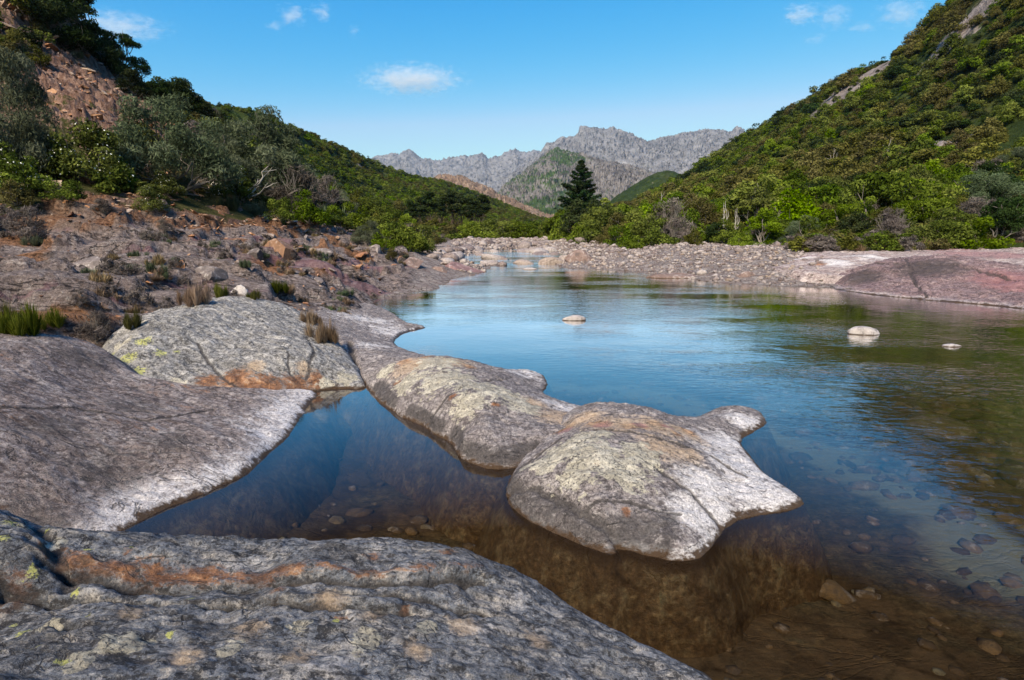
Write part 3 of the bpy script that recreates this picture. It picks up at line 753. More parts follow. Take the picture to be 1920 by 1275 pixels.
# foreground slab the camera stands on
rock_patch("rock_ledge",
    [(-150, 960, .62), (0, 974, .50), (60, 998, .42), (215, 1012, .28), (330, 1024, .2), (420, 1022, .2), (560, 1037, .15), (700, 1033, .12), (850, 1048, .08), (950, 1082, .02), (1022, 1116, 0), (1100, 1158, 0), (1180, 1197, 0),
     (1260, 1232, 0), (1345, 1278, 0), (1480, 1400, -.02), (1600, 1650, -.02), (960, 2600, .2), (-600, 2600, .6), (-900, 1500, .75), (-500, 1050, .7)],
    [(0, 967, .56), (60, 991, .5), (215, 1006, .44), (330, 1018, .42), (420, 1016, .42), (560, 1031, .40), (700, 1026, .38), (850, 1041, .33), (950, 1076, .23), (1020, 1112, .12),
     (80, 1040, .56), (300, 1050, .46), (600, 1056, .43), (850, 1075, .35), (300, 1092, .385), (500, 1095, .37), (700, 1095, .36), (870, 1100, .31), (0, 1080, .56), (0, 1112, .50), (200, 1150, .50), (500, 1150, .44), (700, 1150, .40), (900, 1150, .30),
     (300, 1230, .52), (600, 1230, .45), (900, 1230, .33), (1080, 1230, .16), (0, 1275, .6), (500, 1400, .5), (900, 1400, .33), (1200, 1330, .12)],
    .0085, slab_mat, "blue-grey foreground slab with rusty crevices and yellow lichen spots along the bottom of the picture", warp_amp=.02, rough=.0125, rf=7, skirt=.45, slope=1.4, fold_dir=.1,
    cracks=[([(100, 1075, .5), (250, 1112, .40), (420, 1108, .40), (600, 1104, .39), (760, 1102, .36), (900, 1092, .31)], .075, .022, .03),
            ([(0, 1104, .52), (150, 1110, .5), (300, 1135, .46), (420, 1152, .43), (560, 1140, .43), (690, 1150, .4), (760, 1165, .37)], .085, .020, .02),
            ([(620, 1120, .41), (760, 1128, .37), (860, 1150, .32), (940, 1165, .27)], .035, .016, 0), ([(0, 1185, .56), (90, 1175, .54), (150, 1190, .52)], .05, .022, 0),
            ([(60, 1000, .5), (110, 1060, .5), (130, 1090, .5)], .04, .03, 0)],
    masks=dict(rust=lambda x, y, z, sd: np.maximum(.80 * np.exp(-(line_dist(x, y, [P(*q)[:2] for q in [(90, 1062, .5), (250, 1088, .42), (420, 1085, .40), (560, 1085, .40)]])[0] / .075) ** 2),
                   np.maximum(.62 * np.exp(-(line_dist(x, y, [P(*q)[:2] for q in [(560, 1085, .40), (760, 1085, .37), (900, 1075, .31)]])[0] / .05) ** 2),
                   .75 * blobs(x, y, [(840, 1048, .34, .06), (640, 1178, .4, .04), (520, 1125, .42, .05), (30, 1095, .53, .09), (720, 1165, .39, .05), (760, 1155, .37, .04), (250, 1052, .45, .05), (700, 1050, .39, .05)]))),
               yellow=[(170, 1052, .48, .028), (250, 1050, .45, .016), (90, 1012, .5, .03), (25, 1020, .53, .035), (65, 1080, .53, .035), (140, 1098, .5, .028), (20, 1140, .53, .02), (45, 1172, .54, .035), (120, 1258, .56, .025), (170, 1170, .51, .016), (320, 1210, .49, .018), (630, 1180, .42, .018), (15, 1060, .54, .04), (70, 1235, .56, .02), (360, 1125, .44, .02)],
               lichen=[(235, 1225, .53, .075), (245, 1230, .53, .05), (430, 1235, .49, .05), (85, 1178, .54, .05), (560, 1190, .44, .05), (800, 1190, .37, .05), (40, 1020, .53, .05), (110, 1040, .5, .05), (690, 1215, .41, .06), (150, 1260, .56, .05)],
               ochre=[(620, 1128, .42, .08), (700, 1168, .39, .06), (470, 1195, .46, .07), (870, 1185, .33, .08), (350, 1255, .5, .07), (560, 1245, .46, .06), (1010, 1215, .22, .07), (250, 1165, .5, .06), (780, 1240, .38, .06)],
               pale=lambda x, y, z, sd: .5 * blobs(x, y, [(900, 1205, .30, .13), (1040, 1225, .2, .12), (620, 1262, .46, .12), (980, 1140, .22, .09)]),
               dark=lambda x, y, z, sd: .45 * smooth(-.02, -.09, z - .35) * smooth(.1, .0, sd) * 0 + .55 * smooth(.1, .35, fbm(x * 2.3, y * 5, 8, 4))))

# slab shelving into the pool on the left
rock_patch("rock_ledge",
    [(602, 736, .0), (575, 766, 0), (550, 803, 0), (540, 822, 0), (500, 855, 0), (470, 886, 0), (400, 918, 0), (300, 957, 0), (215, 1002, 0), (120, 1050, -.02), (-100, 1100, -.02), (-700, 1100, .5), (-700, 760, 1.0), (-250, 640, 1.05), (0, 628, .97),
     (120, 630, .86), (200, 655, .66), (260, 705, .42), (350, 722, .30), (450, 730, .18), (540, 728, .07)],
    [(-200, 900, .55), (0, 950, .27), (100, 900, .29), (300, 850, .21), (200, 800, .38), (0, 800, .60), (450, 800, .11), (400, 760, .20), (300, 750, .30), (180, 720, .48), (0, 700, .78), (80, 650, .86), (150, 670, .70), (500, 765, .09), (200, 920, .12), (350, 890, .09), (100, 1000, .10), (480, 850, .05)],
    .013, left_mat, "broad brown-grey slab with a bleached rim sloping into the still pool at left", zs=.9, cracks=[([(0, 780, .62), (150, 770, .48), (280, 790, .32), (400, 775, .18)], .012, .012, .012), ([(60, 880, .35), (220, 850, .28), (380, 850, .16)], .010, .010, -.008)], warp_amp=.02, rough=.009, rf=5, skirt=.7, slope=1.0, fold_dir=-.4,
    masks=dict(pale=lambda x, y, z, sd: .85 * smooth(.24, .03, z) * smooth(.05, -.02, sd), rust=lambda x, y, z, sd: .50 * smooth(.05, .45, fbm(x * 1.6, y * 2.2, 31, 4)) * smooth(.12, .25, z),
               dark=lambda x, y, z, sd: .72 * blobs(x, y, [(200, 870, .25, .45), (330, 830, .22, .35), (60, 960, .22, .4), (150, 640, .8, .4), (250, 760, .35, .35), (100, 790, .5, .4)])))

# lichened boulder behind it
rock_patch("boulder",
    [(186, 682, .52), (215, 700, .43), (250, 716, .36), (330, 728, .26), (420, 738, .17), (500, 744, .09), (560, 734, .05), (620, 726, .02), (684, 730, 0.0), (676, 700, .12), (650, 660, .28), (618, 622, .44),
     (575, 592, .50), (480, 578, .60), (400, 574, .66), (330, 587, .70), (270, 604, .74), (215, 624, .70), (190, 650, .62)],
    [(560, 583, .70), (480, 570, .80), (400, 566, .86), (330, 580, .88), (270, 598, .88), (222, 622, .82), (450, 620, .74), (350, 630, .80), (550, 630, .62), (500, 668, .51), (420, 662, .54), (330, 680, .50), (580, 676, .41), (250, 650, .74), (225, 680, .58), (640, 690, .22), (610, 665, .38)],
    .013, boulder_mat, "low lichen-crusted grey boulder with a broken orange face beside the still pool", lam=8e-3, zs=.76, warp_amp=.025, rough=.018, rf=5, skirt=.35, slope=2.2, fold_dir=-.3,
    cracks=[([(370, 655, .6), (400, 690, .42), (430, 720, .26), (480, 742, .12)], .02, .02, 0), ([(540, 672, .44), (545, 720, .12)], .015, .016, 0), ([(575, 630, .6), (590, 670, .4), (575, 715, .15)], .02, .02, 0)],
    masks=dict(rust=lambda x, y, z, sd: np.maximum(blobs(x, y, [(440, 700, .30, .26), (500, 700, .30, .26), (555, 700, .25, .22), (470, 725, .16, .2), (390, 700, .32, .2), (310, 708, .35, .14), (590, 700, .2, .14)]) * smooth(.52, .42, z), .0),
               yellow=[(270, 645, .76, .12), (240, 665, .68, .12), (300, 650, .75, .08), (330, 645, .76, .05), (205, 670, .6, .08), (260, 680, .6, .1)],
               lichen=[(230, 650, .72, .14), (260, 620, .84, .12), (650, 700, .2, .14), (610, 695, .3, .1), (330, 710, .38, .1), (210, 690, .5, .1)],
               ochre=[(480, 705, .27, .14), (570, 700, .24, .1)], dark=lambda x, y, z, sd: 1.1 * np.exp(-((sd + .0) / .045) ** 2) * smooth(6.6, 6.2, y)))  # dark mask paints a shadow line along the front foot

# causeway of rock with the lichened hump
rock_patch("rock_outcrop",
    [(684, 730, 0), (702, 748, 0), (725, 764, 0), (755, 783, 0), (795, 803, 0), (838, 822, 0), (850, 842, 0), (872, 866, 0), (920, 881, 0), (962, 877, 0), (1010, 868, 0), (1060, 860, 0), (1130, 840, 0), (1160, 800, 0), (1120, 772, 0), (1062, 758, .0), (1026, 745, 0),
     (1016, 735, 0), (1026, 717, 0), (1015, 702, 0), (985, 694, 0), (940, 696, 0), (890, 690, 0), (830, 680, 0), (785, 666, 0), (752, 655, 0), (738, 640, 0), (752, 626, 0), (775, 620, 0), (803, 613, 0), (765, 607, 0), (742, 591, 0), (715, 577, .0), (690, 570, .05),
     (640, 566, .22), (590, 566, .36), (545, 574, .48), (580, 590, .48), (625, 625, .38), (652, 665, .2), (668, 700, .06)],
    [(830, 672, .40), (890, 682, .34), (780, 672, .34), (760, 740, .22), (850, 755, .36), (950, 795, .25), (1000, 768, .26), (900, 722, .40), (980, 722, .16), (760, 695, .36), (820, 710, .42), (700, 672, .22), (720, 700, .26), (690, 640, .17), (700, 610, .16), (640, 590, .32), (600, 578, .42), (680, 590, .14), (650, 620, .28), (740, 655, .12),
     (800, 785, .10), (870, 830, .14), (930, 850, .11), (1050, 800, .2), (1060, 775, .13), (900, 780, .33), (1000, 830, .16), (990, 705, .05), (1000, 730, .08), (765, 617, .015), (735, 608, .05), (720, 725, .12), (940, 820, .2), (1080, 830, .14)],
    .012, island_mat, "long lichen-crusted rock rib leading from the left bank out between pool and river", zs=.74, warp_amp=.03, rough=.012, rf=5, skirt=.5, slope=2.0, fold_dir=.5,
    cracks=[([(780, 795, .1), (860, 745, .36), (940, 712, .33)], .02, .02, 0), ([(655, 650, .2), (668, 690, .15), (690, 735, .03)], .05, .04, 0)],
    masks=dict(lichen=lambda x, y, z, sd: blobs(x, y, [(760, 715, .25, .26), (840, 715, .30, .34), (900, 735, .28, .30), (940, 755, .22, .26), (820, 690, .30, .3), (980, 770, .19, .2), (720, 700, .19, .15), (880, 765, .25, .2)]) * smooth(.10, .15, z + .04 * fbm(x * 5, y * 5, 3, 3)),
               ochre=[(780, 690, .38, .35), (850, 690, .40, .3), (1050, 785, .2, .3), (1000, 760, .25, .2)], rust=[(760, 685, .38, .14), (800, 680, .40, .12), (830, 685, .4, .12), (880, 695, .38, .1), (930, 775, .29, .06), (850, 750, .37, .06), (745, 710, .32, .07)],
               dark=lambda x, y, z, sd: .85 * smooth(.0, .04, z) * smooth(.17, .12, z) * smooth(.1, .3, blobs(x, y, [(720, 735, .1, .35), (800, 780, .1, .3), (900, 830, .12, .4), (980, 850, .1, .3)])) ,
               pale=lambda x, y, z, sd: .8 * blobs(x, y, [(740, 625, .02, .7), (690, 600, .15, .9), (1000, 700, .04, .5), (960, 700, .1, .4), (1060, 765, .1, .4), (700, 650, .15, .4)]) + .5 * smooth(.06, .02, z) * blobs(x, y, [(850, 800, .1, .3)])))

# rounded rock in the middle of the water
rock_patch("rock_outcrop",
    [(946, 928, 0), (962, 952, 0), (1010, 985, 0), (1075, 1014, 0), (1110, 1030, 0), (1142, 1043, 0), (1165, 1036, 0), (1200, 1042, 0), (1262, 1049, 0), (1312, 1047, 0), (1335, 1030, 0), (1348, 1010, 0), (1362, 985, 0), (1390, 973, 0), (1450, 961, 0), (1490, 952, 0), (1510, 940, 0), (1475, 916, 0), (1432, 890, 0), (1402, 852, 0), (1385, 828, 0),
     (1415, 812, 0), (1438, 795, 0), (1432, 775, 0), (1405, 766, 0), (1355, 764, 0), (1322, 776, 0), (1296, 789, .0), (1240, 790, 0), (1180, 782, 0), (1100, 776, 0), (1040, 790, 0), (1000, 830, 0), (962, 880, 0)],
    [(1200, 790, .42), (1210, 768, .36), (1150, 760, .36), (1090, 766, .30), (1100, 795, .36), (1140, 835, .48), (1250, 812, .38), (1260, 784, .22), (1050, 845, .38), (1000, 875, .24), (965, 898, .15), (1100, 900, .37), (1200, 900, .33), (1300, 868, .27), (1350, 895, .17), (1300, 950, .16), (1200, 985, .14), (1110, 960, .21), (1030, 930, .19), (1410, 925, .07), (1340, 790, .12), (1385, 782, .09),
     (1350, 770, .07), (1330, 840, .16), (1300, 815, .19), (1000, 950, .09), (1100, 1005, .07), (1250, 1020, .07), (1460, 940, .03), (1400, 800, .05), (1370, 835, .05)],
    .0105, island_mat, "domed pale rock with cream lichen and an ochre-streaked crown standing in the river", zs=.72, warp_amp=.022, rough=.011, rf=6, skirt=.45, slope=2.0, fold=.003, fold_dir=.15,
    cracks=[([(950, 912, .12), (1010, 925, .17), (1090, 965, .18), (1150, 1005, .1), (1190, 1035, .03)], .04, .03, 0), ([(1230, 885, .33), (1300, 930, .2), (1350, 985, .05)], .02, .022, 0), ([(990, 850, .3), (1080, 815, .4), (1200, 822, .44), (1310, 850, .27), (1400, 900, .1)], .014, .014, .01), ([(1090, 965, .18), (1180, 945, .26), (1280, 975, .14)], .010, .010, .008)],
    masks=dict(lichen=lambda x, y, z, sd: blobs(x, y, [(1060, 850, .27, .20), (1120, 870, .29, .24), (1170, 900, .24, .18), (1030, 880, .20, .15), (1200, 870, .25, .18), (1100, 830, .31, .2), (1080, 905, .22, .14), (990, 880, .16, .08)]) * smooth(.12, .17, z + .05 * fbm(x * 5, y * 5, 3, 3)),
               rust=[(1180, 806, .45, .12), (1230, 800, .40, .12), (1290, 812, .25, .1), (1120, 800, .40, .12), (1060, 800, .32, .12), (1175, 945, .3, .04), (1120, 880, .40, .03), (1270, 825, .3, .07), (1210, 808, .42, .08)],
               ochre=[(1150, 800, .44, .3), (1230, 805, .40, .28), (1290, 820, .25, .22), (1090, 790, .36, .25), (1240, 850, .36, .22), (1290, 860, .28, .15)], purple=[(1130, 805, .42, .1), (1200, 803, .43, .08), (1250, 806, .36, .07), (1060, 806, .33, .08)],
               pale=lambda x, y, z, sd: np.maximum(blobs(x, y, [(1390, 870, .1, .42), (1430, 930, .04, .45), (1330, 900, .18, .3), (1400, 790, .06, .3), (1350, 830, .12, .28), (1300, 950, .16, .22), (1350, 960, .06, .25), (1370, 835, .05, .3)]), .75 * smooth(.09, .04, z) * blobs(x, y, [(1250, 1030, .03, .45), (1330, 1000, .04, .3)])),
               dark=lambda x, y, z, sd: .75 * smooth(.1, .3, blobs(x, y, [(1020, 960, .1, .35), (1120, 990, .08, .25), (970, 900, .08, .16), (1180, 980, .1, .25), (1060, 950, .1, .2)])) * smooth(.19, .13, z)))

# purple-red rock at the right shore
rock_patch("rock_outcrop",
    [(1556, 541, 0), (1600, 548, 0), (1650, 554, 0), (1700, 559, 0), (1760, 564, 0), (1840, 571, 0), (1920, 579, 0), (2060, 596, 0), (2300, 640, 0), (2350, 560, .5), (2050, 535, .4), (1920, 520, .4), (1850, 508, .45), (1780, 503, .45), (1700, 502, .5), (1640, 504, .45), (1590, 515, .25)],
    [(1575, 519, .35), (1600, 503, .66), (1660, 491, .88), (1730, 487, .95), (1800, 490, .92), (1850, 495, .85), (1920, 505, .80), (2050, 520, .7), (1700, 520, .47), (1850, 530, .42), (1640, 530, .25), (1760, 545, .2), (1900, 555, .15), (1950, 540, .35), (1760, 525, .46)],
    .05, purple_mat, "long low purple-red rock shelving into the water at the right edge", zs=.85, rim=.05, warp_amp=.10, warp_f=1.2, rough=.06, rf=1.6, skirt=.8, slope=.9, cracks=[([(1600, 505, .6), (1700, 512, .55), (1820, 515, .6), (1920, 522, .6)], .08, .06, .03), ([(1690, 490, .9), (1720, 530, .4), (1740, 555, .1)], .06, .05, 0)], masks=dict(dark=[(1740, 515, .55, 1.3), (1620, 520, .4, .8)], purple=[(1900, 530, .45, 1.3)]))
# pale pink shelf behind it
rock_patch("rock_outcrop",
    [(1440, 503, .40), (1500, 512, .38), (1570, 516, .36), (1650, 522, .30), (1850, 530, .3), (2100, 545, .3), (2200, 480, .9), (1920, 465, .95), (1840, 463, .95), (1750, 463, .95), (1690, 462, .92), (1640, 459, .95), (1600, 459, .95), (1560, 463, .9), (1500, 476, .75), (1450, 490, .5)],
    [(1500, 488, .66), (1560, 490, .68), (1590, 455, 1.08), (1620, 450, 1.14), (1650, 453, 1.10), (1580, 470, .92), (1640, 480, .80), (1700, 475, .85), (1760, 458, 1.06), (1850, 470, .92), (1800, 482, .78), (1920, 478, .85), (1530, 475, .86)],
    .06, shelf_mat, "pale pink and cream bedrock shelf behind the purple rock on the right bank", warp_amp=.12, warp_f=.8, rough=.05, rf=1.1, skirt=.6, slope=1.0,
    masks=dict(rust=[(1530, 500, .5, .5), (1650, 462, .95, .6), (1600, 458, 1.0, .5), (1700, 466, .95, .6)], pale=[(1560, 495, .6, 1.0), (1640, 485, .75, 1.2), (1500, 485, .7, .8)], purple=[(1850, 475, .9, 2.5), (1780, 468, .95, 1.5), (1520, 480, .8, .6)]))

# ================================================================== WATER
WY = np.concatenate([np.linspace(-40, 0, 20, endpoint=False), np.geomspace(.5, 31, 130), np.linspace(31.5, 62, 60)])
WX = np.concatenate([np.linspace(-60, -12, 20, endpoint=False), np.linspace(-12, 20, 160), np.linspace(21, 90, 20)])
wxg, wyg = np.meshgrid(WX, WY)
wzg = .30 * smooth(30, 58, wyg) + .05 * smooth(30.5, 32.5, wyg)
still = np.zeros_like(wxg)
sx, sy = wxg.ravel(), wyg.ravel()
pool = [P(*a)[:2] for a in [(0, 1100, 0), (600, 738, 0), (690, 720, 0), (950, 800, 0), (1150, 820, 0), (1350, 1000, 0), (1300, 1400, 0), (600, 1500, 0)]]
sdp, _, _ = poly_sd(sx, sy, pool)
calm = smooth(-.2, .9, sdp)
lee = blobs(sx, sy, [(900, 640, 0, 1.8), (1000, 690, 0, 1.3), (1120, 720, 0, 1.0), (1480, 900, 0, .7), (830, 630, 0, 1.5)])
ripple = calm * (1 - .85 * lee)
ripple = ripple * smooth(.6, 3.5, np.abs(sdp)) * (.36 + .5 * smooth(13, 5, sy) * smooth(1, 3.5, sx)) * (1 + 1.2 * smooth(24, 31, sy))
top = np.c_[sx, sy, wzg.ravel()]
nr_, nc_ = wxg.shape
bot = top.copy(); bot[:, 2] = -6.0
ft = grid_faces(nr_, nc_)
idx = np.arange(nr_ * nc_).reshape(nr_, nc_); off = nr_ * nc_
loop = np.concatenate([idx[0, :], idx[1:, -1], idx[-1, -2::-1], idx[-2:0:-1, 0]])
side = np.stack([loop, loop + off, np.roll(loop, -1) + off, np.roll(loop, -1)], -1)
bq = np.stack([ft[:, 0], ft[:, 3], ft[:, 2], ft[:, 1]], -1) + off
wme = mesh_np("water", np.r_[top, bot], np.r_[ft, side, bq], attrs=dict(ripple=np.r_[ripple, ripple * 0]))

def water_material():
    M = Mat("river_water"); p = M.pos()
    r = M.attr("ripple")
    pa = M.map(p, scale=(.55, 1.5, 1), rot=(0, 0, math.radians(24)))
    a = M.noise(pa, 7, 3, .55, .4); b = M.noise(pa, 19, 2, .5, .3); c = M.noise(p, 1.1, 3, .5); g = M.noise(pa, .35, 3, .5)
    h = M.math('ADD', M.math('MULTIPLY', a, .7), M.math('MULTIPLY', b, .22))
    gust = M.step(g, .38, .62, .25, 1.0)
    h = M.math('MULTIPLY', h, M.math('MULTIPLY', gust, M.math('ADD', r, .03)))
    h = M.math('ADD', h, M.math('MULTIPLY', c, M.math('ADD', M.math('MULTIPLY', r, .8), .06)))
    nb = M.bump(h, 1.0, .022)
    fr = M.n("ShaderNodeFresnel", {"IOR": 1.36, "Normal": nb}).outputs[0]
    fr = M.math('SUBTRACT', M.math('MULTIPLY', fr, 3.2), .21, True)
    gl = M.n("ShaderNodeBsdfGlossy", {"Color": (1, 1, 1), "Roughness": .03, "Normal": nb}).outputs[0]
    tr = M.n("ShaderNodeBsdfTransparent", {"Color": (.97, .96, .93)}).outputs[0]
    mx = M.n("ShaderNodeMixShader", {0: fr, 1: tr, 2: gl}).outputs[0]
    va = M.n("ShaderNodeVolumeAbsorption", {"Color": (.66, .58, .40), "Density": .6}).outputs[0]
    M.t.links.new(va, M.out.inputs["Volume"])
    return M.finish(mx)
water = link("water", wme, water_material(), kind="structure")

# ================================================================== placing helpers
dg = bpy.context.evaluated_depsgraph_get()
dg.update()
_trees = []
for o in list(scene.objects):
    if o.type == 'MESH' and o.name.split('.')[0] in ("ground", "hillside", "hill", "rock_ledge", "rock_outcrop", "boulder"):
        _trees.append((BVHTree.FromObject(o, dg), o.location.copy()))
ORG = Vector((0, 0, CAM_H))
def cast(org, d):
    best = None
    for t, off in _trees:
        h = t.ray_cast(org - off, d)
        if h[0] is not None and (best is None or h[3] < best[1]): best = (h[0] + off, h[3])
    return best
def hit(px, py):
    d = Vector(ray(px, py)).normalized()
    b = cast(ORG, d)
    return b[0] if b else None
def drop(x, y):
    b = cast(Vector((x, y, 400)), Vector((0, 0, -1)))
    return b[0] if b else None

# ================================================================== PLANTS
def foliage(seed, clumps, n, size, aspect=2.2, up=.35, fill=.35, jitter=.6, tri=False):
    """leaves spread over and through a set of clumps (centre, radius xyz)"""
    r = np.random.default_rng(seed)
    C = np.array([c[0] for c in clumps], float); R = np.array([c[1] for c in clumps], float)
    w = (R[:, 0] * R[:, 1]) ** 1.0; w /= w.sum()
    k = r.choice(len(C), n, p=w)
    d = r.normal(size=(n, 3)); d[:, 2] += up; d /= np.linalg.norm(d, axis=1)[:, None]
    rad = np.where(r.random(n) < fill, r.random(n) ** .5, r.uniform(.82, 1.08, n))
    rad = rad * (1 + .22 * r.normal(size=n).clip(-1.5, 1.5) * .5)
    pos = C[k] + d * R[k] * rad[:, None]
    nrm = d + jitter * r.normal(size=(n, 3)); nrm /= np.linalg.norm(nrm, axis=1)[:, None]
    t = r.normal(size=(n, 3)) + np.array([0, 0, .5]); t -= nrm * (t * nrm).sum(1)[:, None]; t /= np.linalg.norm(t, axis=1)[:, None] + 1e-9
    b = np.cross(nrm, t)
    s = size * r.uniform(.6, 1.4, n)[:, None]
    L, Wd = s * .5 * math.sqrt(aspect), s * .5 / math.sqrt(aspect)
    v = np.stack([pos - t * L, pos + b * Wd, pos + t * L, pos - b * Wd], 1).reshape(-1, 3)
    f = np.arange(n * 4).reshape(-1, 4)
    cl = r.random(len(C))
    tone = (.55 * cl[k] + .45 * r.random(n))
    v[:, 2] = np.maximum(v[:, 2], .0)
    return v, f, np.repeat(tone, 4)

def tube(path, radii, sides=5):
    P_ = np.array(path, float); n = len(P_)
    V = []
    for i in range(n):
        a = P_[min(i + 1, n - 1)] - P_[max(i - 1, 0)]; a /= np.linalg.norm(a) + 1e-9
        h = np.array([1, 0, 0]) if abs(a[0]) < .8 else np.array([0, 1, 0])
        u = np.cross(a, h); u /= np.linalg.norm(u); w = np.cross(a, u)
        for j in range(sides):
            t = 2 * math.pi * j / sides
            V.append(P_[i] + radii[i] * (math.cos(t) * u + math.sin(t) * w))
    return np.array(V), grid_faces(n, sides, True)

def join(parts):
    V, F, o = [], [], 0
    for v, f in parts:
        V.append(v); F.append(f + o); o += len(v)
    return np.concatenate(V), np.concatenate(F)

def limbs(seed, ends, base_r, wob=.06, sub=True, root=(0, 0, -.05)):
    r = np.random.default_rng(seed); parts = []
    for e in ends:
        e = np.array(e, float); p0 = np.array(root, float) + np.r_[r.normal(size=2) * .02, 0]
        pts = [p0 + (e - p0) * t + np.r_[r.normal(size=2) * wob * math.sin(math.pi * t), r.normal() * wob * .4 * math.sin(math.pi * t)] for t in np.linspace(0, 1, 7)]
        parts.append(tube(pts, np.linspace(base_r, base_r * .25, 7)))
        if sub:
            for q in range(3):
                a = pts[3 + q]; bdir = (e - p0) * .16 + r.normal(size=3) * .11
                parts.append(tube([a, a + bdir * .5 + r.normal(size=3) * .02, a + bdir], [base_r * .4, base_r * .28, base_r * .12], 4))
    return join(parts)

def dome_clumps(seed, n, rx, h, cr, low=.15, flat=1.0):
    r = np.random.default_rng(seed); out = []
    for i in range(n):
        a = r.uniform(0, 2 * math.pi); q = math.sqrt(r.random())
        zmax = (1 - q ** 2.2 * .85)
        z = h * (low + (zmax - low) * r.random() ** .6)
        k = cr * r.uniform(.65, 1.25)
        out.append(((rx * q * math.cos(a), rx * q * math.sin(a), min(z, h - k * .55)), (k, k, k * flat * r.uniform(.7, 1))))
    return out

def leaf_material(name, a, b, c, transl=.25, var=.12):
    M = Mat(name)
    tone = M.attr("tone"); rnd = M.n("ShaderNodeObjectInfo").outputs["Random"]
    col = M.ramp(tone, [(.1, a), (.5, b), (.95, c)])
    hsv = M.n("ShaderNodeHueSaturation", {"Hue": M.math('ADD', .5, M.math('MULTIPLY', M.math('SUBTRACT', rnd, .5), var * .35)), "Saturation": M.math('ADD', .9, M.math('MULTIPLY', rnd, .25)),
                "Value": M.math('ADD', .72, M.math('MULTIPLY', M.n("ShaderNodeMath", {0: M.math('MULTIPLY', rnd, 7.13)}, operation='FRACT').outputs[0], .6)), "Color": col}).outputs[0]
    df = M.n("ShaderNodeBsdfDiffuse", {"Color": hsv}).outputs[0]
    tl = M.n("ShaderNodeBsdfTranslucent", {"Color": hsv}).outputs[0]
    return M.finish(M.n("ShaderNodeMixShader", {0: transl, 1: df, 2: tl}).outputs[0])

def bark_material(name, a, b):
    M = Mat(name); p = M.n("ShaderNodeTexCoord").outputs["Object"]
    n = M.noise(M.map(p, scale=(1, 1, .25)), 30, 5, .65)
    return M.finish(M.principled(M.mix(n, a, b), .9, M.bump(n, .6, .01)))

LM = dict(
    olive=leaf_material("grey_green_leaves", (.040, .050, .028), (.085, .105, .058), (.155, .175, .11)),
    dark=leaf_material("dark_leaves", (.012, .020, .008), (.026, .040, .014), (.055, .07, .024)),
    green=leaf_material("green_leaves", (.030, .042, .008), (.076, .100, .018), (.15, .18, .034)),
    bright=leaf_material("fresh_leaves", (.040, .058, .007), (.095, .130, .015), (.18, .22, .035)),
    brown=leaf_material("olive_brown_leaves", (.042, .042, .012), (.090, .086, .024), (.16, .145, .045)),
    straw=leaf_material("dry_stems", (.09, .06, .035), (.20, .14, .085), (.33, .25, .16)),
    greytwig=leaf_material("grey_twigs", (.06, .05, .045), (.12, .10, .09), (.20, .17, .155)),
    needle=leaf_material("pine_needles", (.008, .016, .007), (.018, .032, .013), (.04, .058, .022), .1),
    grass=leaf_material("green_stems", (.045, .05, .010), (.095, .10, .02), (.17, .17, .045)),
    flower=leaf_material("white_petals", (.7, .7, .6), (.8, .8, .7), (.85, .85, .75), .2, .02))
BARK = bark_material("grey_bark", (.09, .075, .065), (.26, .23, .20))
DEAD = bark_material("bleached_dead_wood", (.25, .22, .19), (.50, .46, .41))
DARKBARK = bark_material("dark_bark", (.05, .035, .028), (.14, .10, .08))

def leafmesh(name, v, f, t, mat):
    me = mesh_np(name, v, f, False, dict(tone=t)); me.materials.append(mat); return me
def woodmesh(name, vf, mat):
    me = mesh_np(name, vf[0], vf[1], True); me.materials.append(mat); return me

